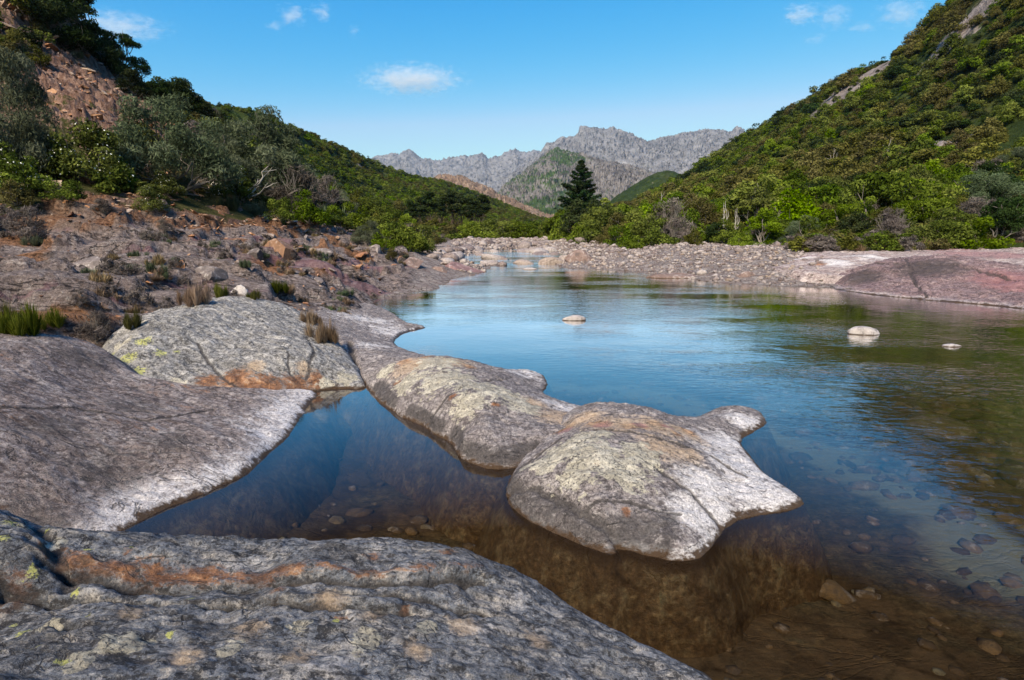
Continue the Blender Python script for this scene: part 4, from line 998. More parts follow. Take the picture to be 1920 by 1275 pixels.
def make_kind(kind, seed, lod=1.0):
    """unit-height plant: list of (part name, mesh)"""
    r = np.random.default_rng(seed); n = lambda k: int(k * lod); sz = 1 / math.sqrt(lod)
    if kind in ("shrub", "brown_shrub", "dark_shrub", "bright_shrub"):
        cl = dome_clumps(seed, 26, .48, 1.0, .19, .12)
        mat = LM[{"shrub": "green", "brown_shrub": "brown", "dark_shrub": "dark", "bright_shrub": "bright"}[kind]]
        v, f, t = foliage(seed, cl, n(3400), .050 * sz, 1.9)
        return [("crown", leafmesh("crown", v, f, t, mat)), ("trunk", woodmesh("trunk", limbs(seed, [c[0] for c in cl[:6]], .022), BARK))]
    if kind in ("tree", "bright_tree", "dark_tree"):
        cl = [((c[0][0], c[0][1], .34 + c[0][2] * .64), (c[1][0] * .85, c[1][1] * .85, c[1][2] * .62)) for c in dome_clumps(seed, 22, .40, 1.0, .19, .05)]
        mat = LM[{"tree": "green", "bright_tree": "bright", "dark_tree": "dark"}[kind]]
        v, f, t = foliage(seed, cl, n(3000), .046 * sz, 2.2)
        return [("crown", leafmesh("crown", v, f, t, mat)), ("trunk", woodmesh("trunk", limbs(seed, [c[0] for c in cl[:7]], .026, .05), BARK))]
    if kind == "olive_shrub":
        cl = dome_clumps(seed, 46, .62, 1.0, .15, .10)
        v, f, t = foliage(seed, cl, n(24000), .022 * sz, 4.0, .6, .45, .9)
        return [("crown", leafmesh("crown", v, f, t, LM["olive"])), ("trunk", woodmesh("trunk", limbs(seed, [c[0] for c in cl[:12]], .018, .07), BARK))]
    if kind == "flower_shrub":
        cl = dome_clumps(seed, 30, .55, 1.0, .19, .10)
        v, f, t = foliage(seed, cl, n(6000), .042 * sz, 2.4)
        fv, ff, ft = foliage(seed + 1, [(c[0], tuple(q * 1.06 for q in c[1])) for c in cl], n(190), .030 * sz, 1.0, .8, 0, .4)
        return [("crown", leafmesh("crown", v, f, t, LM["green"])), ("blossom", leafmesh("blossom", fv, ff, ft, LM["flower"])), ("trunk", woodmesh("trunk", limbs(seed, [c[0] for c in cl[:6]], .018), BARK))]
    if kind == "twig_shrub":
        ends = [(.5 * math.cos(a) * q, .5 * math.sin(a) * q, 1 - .45 * q * q) for a, q in zip(r.uniform(0, 6.28, 26), r.random(26) ** .5)]
        vf = limbs(seed, ends, .010, .05)
        v, f, t = foliage(seed, dome_clumps(seed, 26, .46, 1.0, .16, .15), n(2600), .045 * sz, 7, .8, .6, 1)
        return [("crown", leafmesh("crown", v, f, t, LM["greytwig"])), ("stem", woodmesh("stem", vf, BARK))]
    if kind in ("tuft", "dry_tuft", "green_tuft"):
        V, F, T, o = [], [], [], 0
        for c in range(9):
            m = n(150); ox, oy = r.normal(size=2) * .26 * (c > 0); hs_ = r.uniform(.45, 1.0) if c else 1.0
            a = r.uniform(0, 6.28, m); q = r.random(m) ** .7; h = hs_ * r.uniform(.5, 1, m) * (1 - .45 * q * q)
            b0 = np.c_[ox + .06 * q * np.cos(a), oy + .06 * q * np.sin(a), np.zeros(m) - .05]
            tip = b0 + np.c_[.34 * hs_ * q * np.cos(a), .34 * hs_ * q * np.sin(a), h] + r.normal(size=(m, 3)) * .035
            mid = b0 * .5 + tip * .5 + np.c_[np.zeros((m, 2)), .07 * np.ones(m)] + r.normal(size=(m, 3)) * .015
            w = np.c_[-np.sin(a), np.cos(a), np.zeros(m)] * .009 * sz
            V.append(np.stack([b0, mid - w, tip, mid + w], 1).reshape(-1, 3)); F.append(np.arange(m * 4).reshape(-1, 4) + o); T.append(np.repeat(.5 * r.random() + .5 * r.random(m), 4)); o += m * 4
        mat = LM[{"tuft": "olive", "dry_tuft": "straw", "green_tuft": "grass"}[kind]]
        return [("blades", leafmesh("blades", np.concatenate(V), np.concatenate(F), np.concatenate(T), mat))]
    if kind == "umbrella_pine":
        cl = []
        for i in range(9):
            aa = r.uniform(0, 6.28); q = r.uniform(.1, .42); cl.append(((q * math.cos(aa), q * math.sin(aa), r.uniform(.62, .95)), (.17, .17, .07)))
        v, f, t = foliage(seed, cl, n(2400), .045 * sz, 4, .5, .5, .9)
        return [("crown", leafmesh("crown", v, f, t, LM["dark"])), ("trunk", woodmesh("trunk", limbs(seed, [c[0] for c in cl], .020, .04), DARKBARK))]
    if kind == "pine":
        cl = []
        for i in range(16):
            z = .42 + .55 * i / 15; q = .16 * (1.15 - (i / 15) ** 1.6) * r.uniform(.5, 1.4); aa = r.uniform(0, 6.28)
            cl.append(((q * math.cos(aa), q * math.sin(aa), z), (.11, .11, .06)))
        v, f, t = foliage(seed, cl, n(2200), .042 * sz, 4, .3, .5, .9)
        return [("crown", leafmesh("crown", v, f, t, LM["dark"])), ("trunk", woodmesh("trunk", limbs(seed, [(0, 0, .95)] + [c[0] for c in cl[:4]], .018, .02), DARKBARK))]
    if kind == "snag":
        ends = [(r.normal() * .10, r.normal() * .06, 1.0), (.18, .05, .8), (-.2, .0, .66)]
        return [("trunk", woodmesh("trunk", limbs(seed, ends, .022, .04), DEAD))]
    if kind == "bough":
        ends = [(.75, .1, .95), (.95, -.1, .45), (-.25, .2, .5), (.5, .2, .6)]
        return [("trunk", woodmesh("trunk", limbs(seed, ends, .035, .07), DEAD))]

WORD = dict(shrub="shrub", brown_shrub="shrub", dark_shrub="shrub", bright_shrub="shrub", tree="tree", bright_tree="tree", dark_tree="tree", olive_shrub="shrub", flower_shrub="flowering_shrub",
            twig_shrub="bare_shrub", tuft="grass_tuft", dry_tuft="grass_tuft", green_tuft="grass_tuft", umbrella_pine="pine_tree", pine="pine_tree", snag="dead_tree", bough="dead_bough")
CATS = dict(shrub="shrub", tree="tree", flowering_shrub="shrub", bare_shrub="shrub", grass_tuft="grass tuft", pine_tree="pine", dead_tree="dead tree", dead_bough="dead branch")
_protos = {}
def proto(kind, var, lod=1.0):
    k = (kind, var, lod)
    if k not in _protos: _protos[k] = make_kind(kind, 100 + 13 * var + sum(map(ord, kind)), lod)
    return _protos[k]

def plant_at(loc, h, kind, label, group=None, var=0, sx=1.0, rz=None, lod=1.0, tilt=0.0):
    root = bpy.data.objects.new(WORD[kind], None); COL.objects.link(root)
    root.empty_display_size = .2
    root.location = loc; root.scale = (h * sx, h * sx, h)
    root.rotation_euler = (tilt, 0, rng.uniform(0, 6.28) if rz is None else rz)
    root["label"] = label; root["category"] = CATS[WORD[kind]]
    if group: root["group"] = group
    for pn, me in proto(kind, var, lod):
        c = bpy.data.objects.new(pn, me); COL.objects.link(c); c.parent = root
    return root

def plant(px, py, hpx, kind, label, group=None, var=0, sx=1.0, rz=None, sink=.03, lod=1.0, tilt=0.0):
    p = hit(px, py)
    if p is None: return None
    h = hpx * p.y / FPX
    return plant_at((p.x, p.y, p.z - sink * h), h, kind, label, group, var, sx, rz, lod, tilt)

# ---- the left bank and slope
plant(325, 352, 175, "olive_shrub", "large rounded grey-green shrub in the middle of the left scree slope", sx=.9)
plant(28, 330, 235, "olive_shrub", "tall grey-green shrub cut by the left edge of the picture", var=1, sx=.55)
plant(505, 385, 165, "olive_shrub", "dark grey-green shrub behind the bare pale bough on the left slope", var=2, sx=.85)
plant(415, 340, 95, "olive_shrub", "small grey-green shrub wedged between the two large ones on the left slope", var=1, sx=.9)
plant(38, 365, 100, "flower_shrub", "white-flowered shrub lowest at the left edge", sx=.85)
plant(172, 338, 98, "flower_shrub", "white-flowered shrub beneath the bare scree chute", var=1, sx=1.0)
plant(225, 350, 50, "flower_shrub", "small white-flowered shrub right of the larger flowering one", var=0)
plant(95, 330, 70, "flower_shrub", "white-flowered shrub between two others near the left edge", var=1)
plant(440, 372, 62, "flower_shrub", "white-flowered shrub left of the bare pale bough", var=0)
plant(285, 395, 42, "flower_shrub", "small flowering shrub on the orange scree edge", var=1)
plant(315, 365, 45, "flower_shrub", "low flowering shrub at the foot of the large grey-green one", var=0)
plant(463, 350, 60, "bright_shrub", "bright green shrub beside the bare pale bough on the left slope", sx=1.1)
plant(512, 345, 38, "bright_shrub", "little bright green shrub right of the bare pale bough", var=1)
plant(452, 372, 62, "bough", "bare pale forked bough leaning out of the shrubs on the left slope", sx=1.1, rz=0)
plant(395, 345, 40, "bough", "bare arched bough under the large grey-green shrub", var=1, sx=1.2, rz=.4)
plant(555, 408, 95, "twig_shrub", "grey leafless shrub at the right end of the left slope thicket", sx=1.0)
plant(610, 395, 65, "twig_shrub", "grey-brown leafless shrub above the bedrock on the left", var=1)
plant(582, 420, 62, "shrub", "green shrub just above the sloping bedrock on the left", var=1)
plant(525, 412, 45, "shrub", "low green shrub at the upper edge of the left bedrock")
plant(480, 405, 40, "tuft", "grey-green grass tuft at the upper edge of the left bedrock")
plant(430, 392, 40, "tuft", "grey-green grass tuft under the flowering shrub on the left slope")
plant(120, 375, 40, "shrub", "low green shrub above the orange scree near the left edge", sx=1.5)
plant(30, 385, 45, "brown_shrub", "low yellowish shrub by the left edge above the orange scree", sx=1.2)
plant(195, 400, 28, "twig_shrub", "small dark twiggy shrub on the orange scree", sx=1.3)
plant(55, 455, 68, "twig_shrub", "grey heather-like shrub on the bedrock by the left edge", var=1, sx=1.1)
plant(72, 460, 28, "tuft", "pale green tuft at the foot of the heather-like shrub", sx=1.2)
plant(310, 435, 26, "twig_shrub", "small grey shrub on the sloping bedrock left of the dark hollow")
plant(62, 628, 85, "green_tuft", "yellow-green broom tuft on the ledge by the left edge", sx=.9)
plant(20, 622, 78, "green_tuft", "yellow-green broom tuft cut by the left edge", var=1)
plant(100, 612, 50, "green_tuft", "short yellow-green broom tuft right of the larger ones at left", var=1)
plant(260, 612, 44, "green_tuft", "small bright green tuft standing on top of the lichened boulder", var=0, sx=.8)
plant(182, 640, 62, "twig_shrub", "dry grey brush beside the lichened boulder", var=0, sx=1.0)
plant(150, 575, 32, "twig_shrub", "small dry brush behind the broom tufts at left", var=1)
plant(372, 570, 58, "dry_tuft", "dry brown broom behind the lichened boulder", sx=.8)
plant(408, 558, 40, "green_tuft", "olive tuft right of the dry brown broom behind the boulder", sx=.7)
plant(606, 640, 60, "dry_tuft", "dry straw-coloured grass in the gap between boulder and rock rib", var=1, sx=.8)
plant(580, 605, 36, "dry_tuft", "small dry grass clump above the gap beside the boulder", var=0)
plant(515, 548, 34, "green_tuft", "olive grass clump in the grassy hollow left of the river bend")
plant(545, 550, 26, "dry_tuft", "dry grass clump in the hollow left of the river bend")
plant(478, 560, 26, "green_tuft", "small grass clump near the white stone on the left bank", var=1)
plant(290, 525, 14, "dry_tuft", "low dry grass patch on the purple-banded bedrock", sx=2)
plant(330, 492, 16, "tuft", "grey-green grass tuft on the middle of the left bedrock")
plant(460, 500, 22, "tuft", "grass tuft below the dark hollow in the left bedrock")
plant(735, 487, 22, "brown_shrub", "tiny olive shrub on the bedrock crest by the river bend")
# ridge trees at top left
for i, (a, b, h, k, lab) in enumerate([
    (158, 62, 70, "umbrella_pine", "leaning dark pine highest on the left skyline"), (232, 128, 62, "umbrella_pine", "flat-topped dark pine on the left skyline below the highest one"),
    (262, 150, 40, "dark_tree", "dark tree right of the flat-topped pine on the left skyline"), (322, 208, 66, "dark_tree", "tall dark tree in the lower group on the left skyline"),
    (345, 215, 60, "dark_tree", "dark tree second in the lower group on the left skyline"), (300, 196, 42, "dark_tree", "short dark tree first in the lower group on the left skyline"),
    (368, 228, 52, "dark_tree", "dark tree third in the lower group on the left skyline"), (392, 245, 46, "dark_tree", "last dark tree of the lower group on the left skyline"),
    (110, 50, 90, "dark_shrub", "dark evergreen mass at the top of the left cliff"), (60, 40, 80, "dark_shrub", "dark evergreen shrub at the top edge above the left cliff"),
    (180, 110, 60, "dark_shrub", "dark evergreen shrub below the highest pine"), (215, 145, 50, "dark_shrub", "dark evergreen shrub beneath the flat-topped pine"),
    (140, 95, 60, "dark_shrub", "dark evergreen shrub on the cliff below the skyline pines"), (250, 180, 46, "dark_shrub", "dark evergreen shrub at the head of the scree chute"),
    (280, 190, 34, "dark_shrub", "small dark shrub right of the scree chute head"), (415, 275, 60, "dark_shrub", "dark shrub where the near slope meets the green hill"),
    (440, 300, 50, "dark_shrub", "dark shrub lower down where the near slope meets the green hill"), (20, 20, 60, "brown_shrub", "olive shrub at the top left corner"),
    (30, 95, 36, "brown_shrub", "olive shrub on the cliff ledge near the left edge"), (75, 125, 34, "brown_shrub", "olive shrub at the top of the scree chute"),
    (490, 250, 36, "dark_tree", "lone dark tree on the crest of the green hill")]):
    plant(a, b, h, k, lab, var=i % 3, sx=1.05)
# thicket between bedrock and valley floor, left
band = [(640, 405, 48, "olive_shrub"), (665, 430, 52, "bright_shrub"), (690, 420, 48, "tree"), (640, 440, 46, "bright_tree"), (712, 445, 56, "shrub"), (738, 462, 62, "shrub"), (765, 470, 62, "bright_shrub"),
        (790, 472, 50, "shrub"), (700, 400, 34, "tree"), (735, 425, 44, "tree"), (765, 440, 40, "bright_tree"), (800, 455, 34, "brown_shrub"), (670, 395, 36, "brown_shrub"), (720, 470, 40, "bright_shrub"),
        (815, 462, 26, "brown_shrub"), (690, 455, 42, "olive_shrub"), (625, 420, 40, "shrub"), (750, 410, 34, "brown_shrub"), (780, 425, 36, "dark_tree")]
names = ["leftmost", "second", "third", "fourth", "fifth", "sixth", "seventh", "eighth", "ninth", "tenth"]
tone_word = dict(olive_shrub="grey-green", bright_shrub="bright green", shrub="mid-green", tree="mid-green", bright_tree="bright green", brown_shrub="olive-brown", dark_tree="dark green", dark_shrub="dark green", pine="dark", twig_shrub="leafless grey", bright=0)
from collections import Counter
cnt = Counter(b[3] for b in band); seen = Counter()
for i, b in enumerate(sorted(band)):
    k = b[3]; seen[k] += 1
    w = tone_word[k] + " " + WORD[k]
    pos = "" if cnt[k] == 1 else f", {names[seen[k]-1]} such from the left"
    plant(b[0], b[1], b[2], k, f"{w} in the thicket by the river bend{pos}", "shrubs and trees of the thicket left of the river bend", var=i % 3, sx=1.05)
# dark pines at the foot of the green hill
for i, (a, b, h) in enumerate([(770, 416, 44), (790, 420, 52), (806, 414, 56), (824, 419, 50), (846, 418, 62), (862, 420, 60), (884, 416, 50), (905, 418, 54), (893, 420, 46)]):
    plant_at(D(a, b + 6, 120), h * 120 / FPX, "pine", f"dark slender pine below the green hill, {names[i]} of its row from the left", "pines at the foot of the green hill", var=i % 3, sx=1.25)
# bright trees on the valley floor
vf_list = [(845, 450, 30, "brown_shrub"), (880, 449, 34, "bright_shrub"), (905, 451, 44, "bright_shrub"), (930, 452, 42, "shrub"), (960, 450, 34, "bright_shrub"), (985, 449, 38, "bright_shrub"), (1010, 448, 36, "shrub"), (1030, 448, 32, "bright_shrub"), (1046, 447, 30, "bright_shrub"), (945, 456, 20, "bright_shrub")]
for i, (a, b, h, k) in enumerate(vf_list):
    q = D(a, b, 66); g = drop(q[0], 66.0)
    plant_at((q[0], 66.0, (g.z if g else q[2]) - .1), h * 66 / FPX, k, f"{tone_word[k]} bushy tree beyond the rapids, {names[i]} of its row from the left" if i < 9 else "small bright green bush in front of the valley-floor row", "bushes on the valley floor beyond the rapids", var=i % 3, sx=1.35)

# the big conifer
def conifer():
    r = np.random.default_rng(5)
    root = bpy.data.objects.new("conifer", None); COL.objects.link(root)
    q = D(1086, 447, 95)
    root.location = q
    Ht = 138 * 95 / FPX
    root["label"] = "tall dark conifer rising alone above the right bank thicket"; root["category"] = "conifer"
    tv = tube([(0, 0, -.3), (.05, 0, Ht * .3), (-.05, .02, Ht * .6), (.06, 0, Ht * .85), (.02, 0, Ht * .985)], [.28, .22, .15, .07, .02], 8)
    link("trunk", woodmesh("trunk", tv, DARKBARK), parent=root)
    nw = 17
    for i in range(nw):
        tt = i / (nw - 1); z0 = Ht * (.10 + .87 * tt ** .95)
        Lm = Ht * (.34 * (1 - tt) ** .78 + .025)
        wood, V, F, T, o = [], [], [], [], 0
        m = 7 if tt < .7 else 5
        for j in range(m):
            a = 2 * math.pi * (j + r.random() * .7) / m + i * 1.1; L = Lm * r.uniform(.60, 1.30)
            e = np.array([math.cos(a) * L, math.sin(a) * L, L * (.05 + .38 * tt) * r.uniform(.3, 1.3)])
            b0 = np.array([0, 0, z0]); mid = b0 + e * .55 + np.array([0, 0, -.07 * L])
            wood.append(tube([b0, mid, b0 + e], [.05 * (1 - tt) + .015, .03, .01], 4))
            cl = []
            for q_ in np.linspace(.25, 1.0, 5):
                c = b0 + e * q_ + np.array([0, 0, -.07 * L * math.sin(q_ * 3.1)]); w = .14 * L * (1.25 - .5 * q_) + .10
                cl.append((c, (w, w, w * .24 + .04)))
            v, f, t = foliage(1000 + i * 10 + j, cl, 240, .28, 4.5, .45, .5, .9)
            V.append(v); F.append(f + o); T.append(t); o += len(v)
        me = leafmesh("foliage_tier", np.concatenate(V), np.concatenate(F), np.concatenate(T), LM["needle"])
        tier = link("foliage_tier", me, parent=root)
        link("branch_whorl", woodmesh("branch_whorl", join(wood), DARKBARK), parent=tier)
conifer()

# ================================================================== SCATTER
def surf_sample(V, n, seed, tmask=None):
    """points spread evenly by area over a lofted hillside"""
    r = np.random.default_rng(seed)
    a, b, c, d = V[:-1, :-1], V[:-1, 1:], V[1:, 1:], V[1:, :-1]
    ar = .5 * np.linalg.norm(np.cross(c - a, d - b), axis=2)
    if tmask is not None: ar = ar * tmask(V)[:-1, :-1]
    p = ar.ravel() / ar.sum()
    k = r.choice(len(p), n, p=p); i, j = np.unravel_index(k, ar.shape)
    u, v = r.random((2, n))[:, :, None]
    return (a[i, j] * (1 - u) + b[i, j] * u) * (1 - v) + (d[i, j] * (1 - u) + c[i, j] * u) * v

def to_px(p):
    c, s = math.cos(TILT), math.sin(TILT)
    d = p[:, 1] * c - (p[:, 2] - CAM_H) * s; up = p[:, 1] * s + (p[:, 2] - CAM_H) * c
    return CX + FPX * p[:, 0] / d, CY - FPX * up / d, d

def gn_scatter(name, pts, scale, protos_, label, cat=None, tilt=0.0, seed=0):
    """instances on points: each proto mesh takes its own share"""
    r = np.random.default_rng(seed)
    me = bpy.data.meshes.new(name); me.vertices.add(len(pts)); me.vertices.foreach_set("co", np.asarray(pts, np.float32).ravel())
    a = me.attributes.new("scl", 'FLOAT_VECTOR', 'POINT'); a.data.foreach_set("vector", np.asarray(scale, np.float32).ravel())
    rot = np.c_[r.normal(size=len(pts)) * tilt, r.normal(size=len(pts)) * tilt, r.uniform(0, 6.28, len(pts))]
    a = me.attributes.new("rot", 'FLOAT_VECTOR', 'POINT'); a.data.foreach_set("vector", rot.astype(np.float32).ravel())
    a = me.attributes.new("pick", 'INT', 'POINT'); a.data.foreach_set("value", r.integers(0, len(protos_), len(pts)).astype(np.int32))
    me.update()
    o = link(name, me, kind="stuff", label=label, cat=cat)
    nt = bpy.data.node_groups.new(name + "_scatter", 'GeometryNodeTree')
    nt.interface.new_socket("Geometry", in_out='INPUT', socket_type='NodeSocketGeometry')
    nt.interface.new_socket("Geometry", in_out='OUTPUT', socket_type='NodeSocketGeometry')
    gi = nt.nodes.new("NodeGroupInput"); go = nt.nodes.new("NodeGroupOutput")
    jn = nt.nodes.new("GeometryNodeJoinGeometry")
    def na(nm, dt):
        q = nt.nodes.new("GeometryNodeInputNamedAttribute"); q.data_type = dt; q.inputs[0].default_value = nm; return q.outputs[0]
    for i, pr in enumerate(protos_):
        ip = nt.nodes.new("GeometryNodeInstanceOnPoints"); oi = nt.nodes.new("GeometryNodeObjectInfo"); oi.inputs[0].default_value = pr
        cmp_ = nt.nodes.new("FunctionNodeCompare"); cmp_.data_type = 'INT'; cmp_.operation = 'EQUAL'
        nt.links.new(na("pick", 'INT'), cmp_.inputs[2]); cmp_.inputs[3].default_value = i
        nt.links.new(gi.outputs[0], ip.inputs["Points"]); nt.links.new(cmp_.outputs[0], ip.inputs["Selection"])
        nt.links.new(oi.outputs["Geometry"], ip.inputs["Instance"])
        e2r = nt.nodes.new("FunctionNodeEulerToRotation"); nt.links.new(na("rot", 'FLOAT_VECTOR'), e2r.inputs[0])
        nt.links.new(e2r.outputs[0], ip.inputs["Rotation"]); nt.links.new(na("scl", 'FLOAT_VECTOR'), ip.inputs["Scale"])
        nt.links.new(ip.outputs[0], jn.inputs[0])
    nt.links.new(jn.outputs[0], go.inputs[0])
    md = o.modifiers.new("scatter", 'NODES'); md.node_group = nt
    return o

def lod_object(kind, var, lod):
    parts = proto(kind, var, lod)
    return bpy.data.objects.new(kind + "_small", parts[0][1])

def keep_off_rock(V):
    return 1.0 - .92 * smooth(.25, .55, np.clip(pblob(V, rocks_right), 0, 1))
# ---- right hillside: three hundred shrubs and trees one by one, the rest as one wood
pts = surf_sample(right_surf, 15000, 3, keep_off_rock)
pxx, pyy, dd = to_px(pts)
inview = (pxx > 1030) & (pxx < 1990) & (pyy > -60)
pts, pxx, pyy, dd = pts[inview], pxx[inview], pyy[inview], dd[inview]
order = np.argsort(dd); pts, pxx, dd, pyy = pts[order], pxx[order], dd[order], pyy[order]
r4 = np.random.default_rng(44)
# thin the near edge so crowns do not swallow one another
sel, cell = [], {}
for i in range(len(pts)):
    key = (int(pts[i, 0] // 1.5), int(pts[i, 1] // 1.5))
    if cell.get(key, 0) < 1 or dd[i] > 110: cell[key] = cell.get(key, 0) + 1; sel.append(i)
pts, pxx, pyy, dd = pts[sel], pxx[sel], pyy[sel], dd[sel]
kinds_near = ["shrub", "bright_shrub", "bright_tree", "tree", "brown_shrub", "olive_shrub", "twig_shrub", "dark_tree"]
N_IND = 290
recs = []
for i in range(min(N_IND, len(pts))):
    edge = dd[i] < 40
    w = [.20, .18, .08, .10, .18, .05, .14, .07] if edge else [.20, .20, .16, .16, .12, .03, .04, .09]
    k = kinds_near[r4.choice(8, p=w)]
    h = r4.uniform(1.0, 2.1) if edge else r4.uniform(1.8, 3.6)
    if "tree" in k: h *= 1.3
    depth_w = "at the edge of" if edge else ("in the lower part of" if dd[i] < 58 else "in the upper part of")
    side_w = "near the conifer" if pxx[i] < 1290 else ("halfway" if pxx[i] < 1560 else ("above the pink shelf" if pxx[i] < 1760 else "by the right edge"))
    recs.append([i, k, h, depth_w, side_w, pxx[i]])
ORD = ["leftmost", "second", "third", "fourth", "fifth", "sixth", "seventh", "eighth", "ninth", "tenth", "eleventh", "twelfth", "thirteenth", "fourteenth", "fifteenth", "sixteenth", "seventeenth", "eighteenth", "nineteenth", "twentieth"]
def ordinals(keys, xs):
    """place of each thing from the left among those with the same description"""
    out = [None] * len(keys); g = {}
    for i, k in enumerate(keys): g.setdefault(k, []).append(i)
    for k, ids in g.items():
        ids.sort(key=lambda q: xs[q])
        for n_, q in enumerate(ids): out[q] = "" if len(ids) == 1 else ORD[min(n_, 19)] + " "
    return out
ords = ordinals([tuple((r_[1],) + tuple(r_[3:5])) for r_ in recs], [r_[5] for r_ in recs])
for (i, k, h, dw, sw, _), od in zip(recs, ords):
    plant_at((pts[i, 0], pts[i, 1], pts[i, 2] - .1), h, k, f"{od}{tone_word[k]} {WORD[k].split('_')[-1]} {dw} the right thicket, {sw}", "shrubs and trees of the right bank thicket", var=i % 3, sx=r4.uniform(.9, 1.25), lod=1.3)
far = np.arange(len(pts)) >= N_IND
fp, fd, fx, fy_ = pts[far], dd[far], pxx[far], pyy[far]
hue = fbm(fp[:, 0] * .035, fp[:, 2] * .06, 3, 3) + .25 * r4.normal(size=len(fp))
up_t = smooth(370, 250, fy_)
cls = np.where(hue + .38 * up_t > .46, 1, np.where(hue < -.25, 2, 0))
sets = {0: [("shrub", 0), ("bright_shrub", 1), ("tree", 2), ("shrub", 2)], 1: [("brown_shrub", 0), ("brown_shrub", 1), ("brown_shrub", 2)], 2: [("dark_shrub", 0), ("shrub", 1), ("dark_tree", 1)]}
lab = {0: "green maquis covering the right hillside above the thicket", 1: "olive-brown maquis in patches on the right hillside", 2: "dark evergreen maquis in patches on the right hillside"}
for c in (0, 1, 2):
    m = cls == c
    hgt = r4.lognormal(.55, .48, m.sum()).clip(.7, 5) * np.clip(fd[m] / 170, .85, 1.25)
    hgt *= np.where(fy_[m] < 40 + 0 * hgt, 1, 1)
    wd = hgt * r4.uniform(1.0, 1.5, m.sum())
    gn_scatter("hillside_shrubs", fp[m] - [0, 0, .15], np.c_[wd, wd, hgt], [lod_object(k, v, .6) for k, v in sets[c]], lab[c], seed=c)
# snags on the right bank
for a, b, h, labl in [(1555, 303, 26, "pale dead trunk standing on the right hillside"), (1653, 292, 32, "reddish split dead trunk high on the right hillside"), (1235, 400, 44, "forked bleached snag above the thicket nearest the conifer"),
                      (1690, 372, 40, "thin pale bent trunk inside the right thicket"), (1350, 425, 55, "leaning bleached snag in the middle of the right thicket"), (1440, 420, 40, "thin pale trunk in the right thicket right of the leaning snag"),
                      (1370, 432, 48, "bleached dead tree beside the leaning snag in the right thicket"), (1880, 360, 40, "thin grey dead tree near the right edge"), (1670, 385, 34, "short pale trunk beside the thin bent one")]:
    p = hit(a, b + h * .4)
    if p is not None: plant_at((p.x, p.y - 1.0, p.z), h * 1.2 * p.y / FPX, "snag", labl, var=int(a) % 4, sx=.9)
plant(1842, 432, 30, "brown_shrub", "orange-topped shrub at the near edge of the thicket by the right edge", sx=1.3)

# ---- green hill on the left, far slopes
gp = surf_sample(hill_surf, 7000, 9)
gx_, gy_, gd = to_px(gp)
m = (gx_ > 330) & (gx_ < 1085)
gp, gd, gx_ = gp[m], gd[m], gx_[m]
hue = fbm(gp[:, 0] * .02, gp[:, 1] * .012, 5, 4) + .22 * r4.normal(size=len(gp))
cls = np.where(hue > .28, 1, np.where(hue < -.30, 2, 0))
sets = {0: [("shrub", 0), ("bright_shrub", 2), ("shrub", 1)], 1: [("brown_shrub", 0), ("brown_shrub", 1)], 2: [("dark_shrub", 0), ("shrub", 1)]}
lab = {0: "green maquis covering the hill left of the valley", 1: "olive-brown maquis on the hill left of the valley", 2: "dark maquis on the hill left of the valley"}
for c in (0, 1, 2):
    m = cls == c
    hgt = r4.uniform(1.1, 2.6, m.sum()) * np.clip(gd[m] / 200, .9, 1.5); wd = hgt * r4.uniform(1.1, 1.7, m.sum())
    gn_scatter("hill_shrubs", gp[m] - [0, 0, .2], np.c_[wd, wd, hgt], [lod_object(k, v, .25) for k, v in sets[c]], lab[c], seed=10 + c)

# ---- shrubs and tufts among the scree of the near left slope
lp = surf_sample(left_surf, 900, 12)
lx, ly, ld = to_px(lp)
clear = np.exp(-((lx - 190) / 110) ** 2 - ((ly - 190) / 90) ** 2)
m = (lx > -60) & (lx < 860) & (r4.random(len(lp)) > clear * 1.5)
lp, ld = lp[m], ld[m]
cl2 = r4.random(len(lp))
for c, (lo, hi, ss, labl) in enumerate([(0, .45, [("shrub", 0), ("brown_shrub", 1), ("brown_shrub", 0)], "low green and olive scrub scattered over the near left slope"), (.45, .8, [("dark_shrub", 0), ("dark_shrub", 2)], "low dark scrub scattered over the near left slope"),
                                        (.8, 1.01, [("twig_shrub", 0), ("tuft", 1)], "dry twigs and tufts scattered over the near left slope")]):
    m = (cl2 >= lo) & (cl2 < hi)
    hgt = r4.uniform(.5, 1.5, m.sum()) * np.clip(ld[m] / 35, .5, 1.3)
    gn_scatter("slope_scrub", lp[m] - [0, 0, .08], np.c_[hgt * 1.25, hgt * 1.25, hgt], [lod_object(k, v, .3) for k, v in ss], labl, seed=20 + c)

# ================================================================== STONES
def stone_mesh(seed, flat=.6, sub=2, rough=.22, angular=0.0):
    import bmesh
    bm = bmesh.new(); bmesh.ops.create_icosphere(bm, subdivisions=sub, radius=1.0)
    v = np.array([q.co[:] for q in bm.verts]); f = np.array([[q.index for q in p.verts] for p in bm.faces]); bm.free()
    r = np.random.default_rng(seed)
    n = fbm(v[:, 0] * .9 + seed * 3.1, v[:, 1] * .9, v[:, 2] * .9, 4)
    v = v * (1 + rough * n)[:, None]
    for k in range(int(angular)):                       # knock flat facets off
        d = r.normal(size=3); d /= np.linalg.norm(d); h = r.uniform(.42, .72)
        over = np.maximum(v @ d - h, 0); v = v - over[:, None] * d * .97
    v = v * np.array([1.0, r.uniform(.65, .95), flat * r.uniform(.8, 1.15)])
    me = mesh_np("stone", v, f, True)
    if angular >= 3: me.set_sharp_from_angle(angle=math.radians(24))
    return me

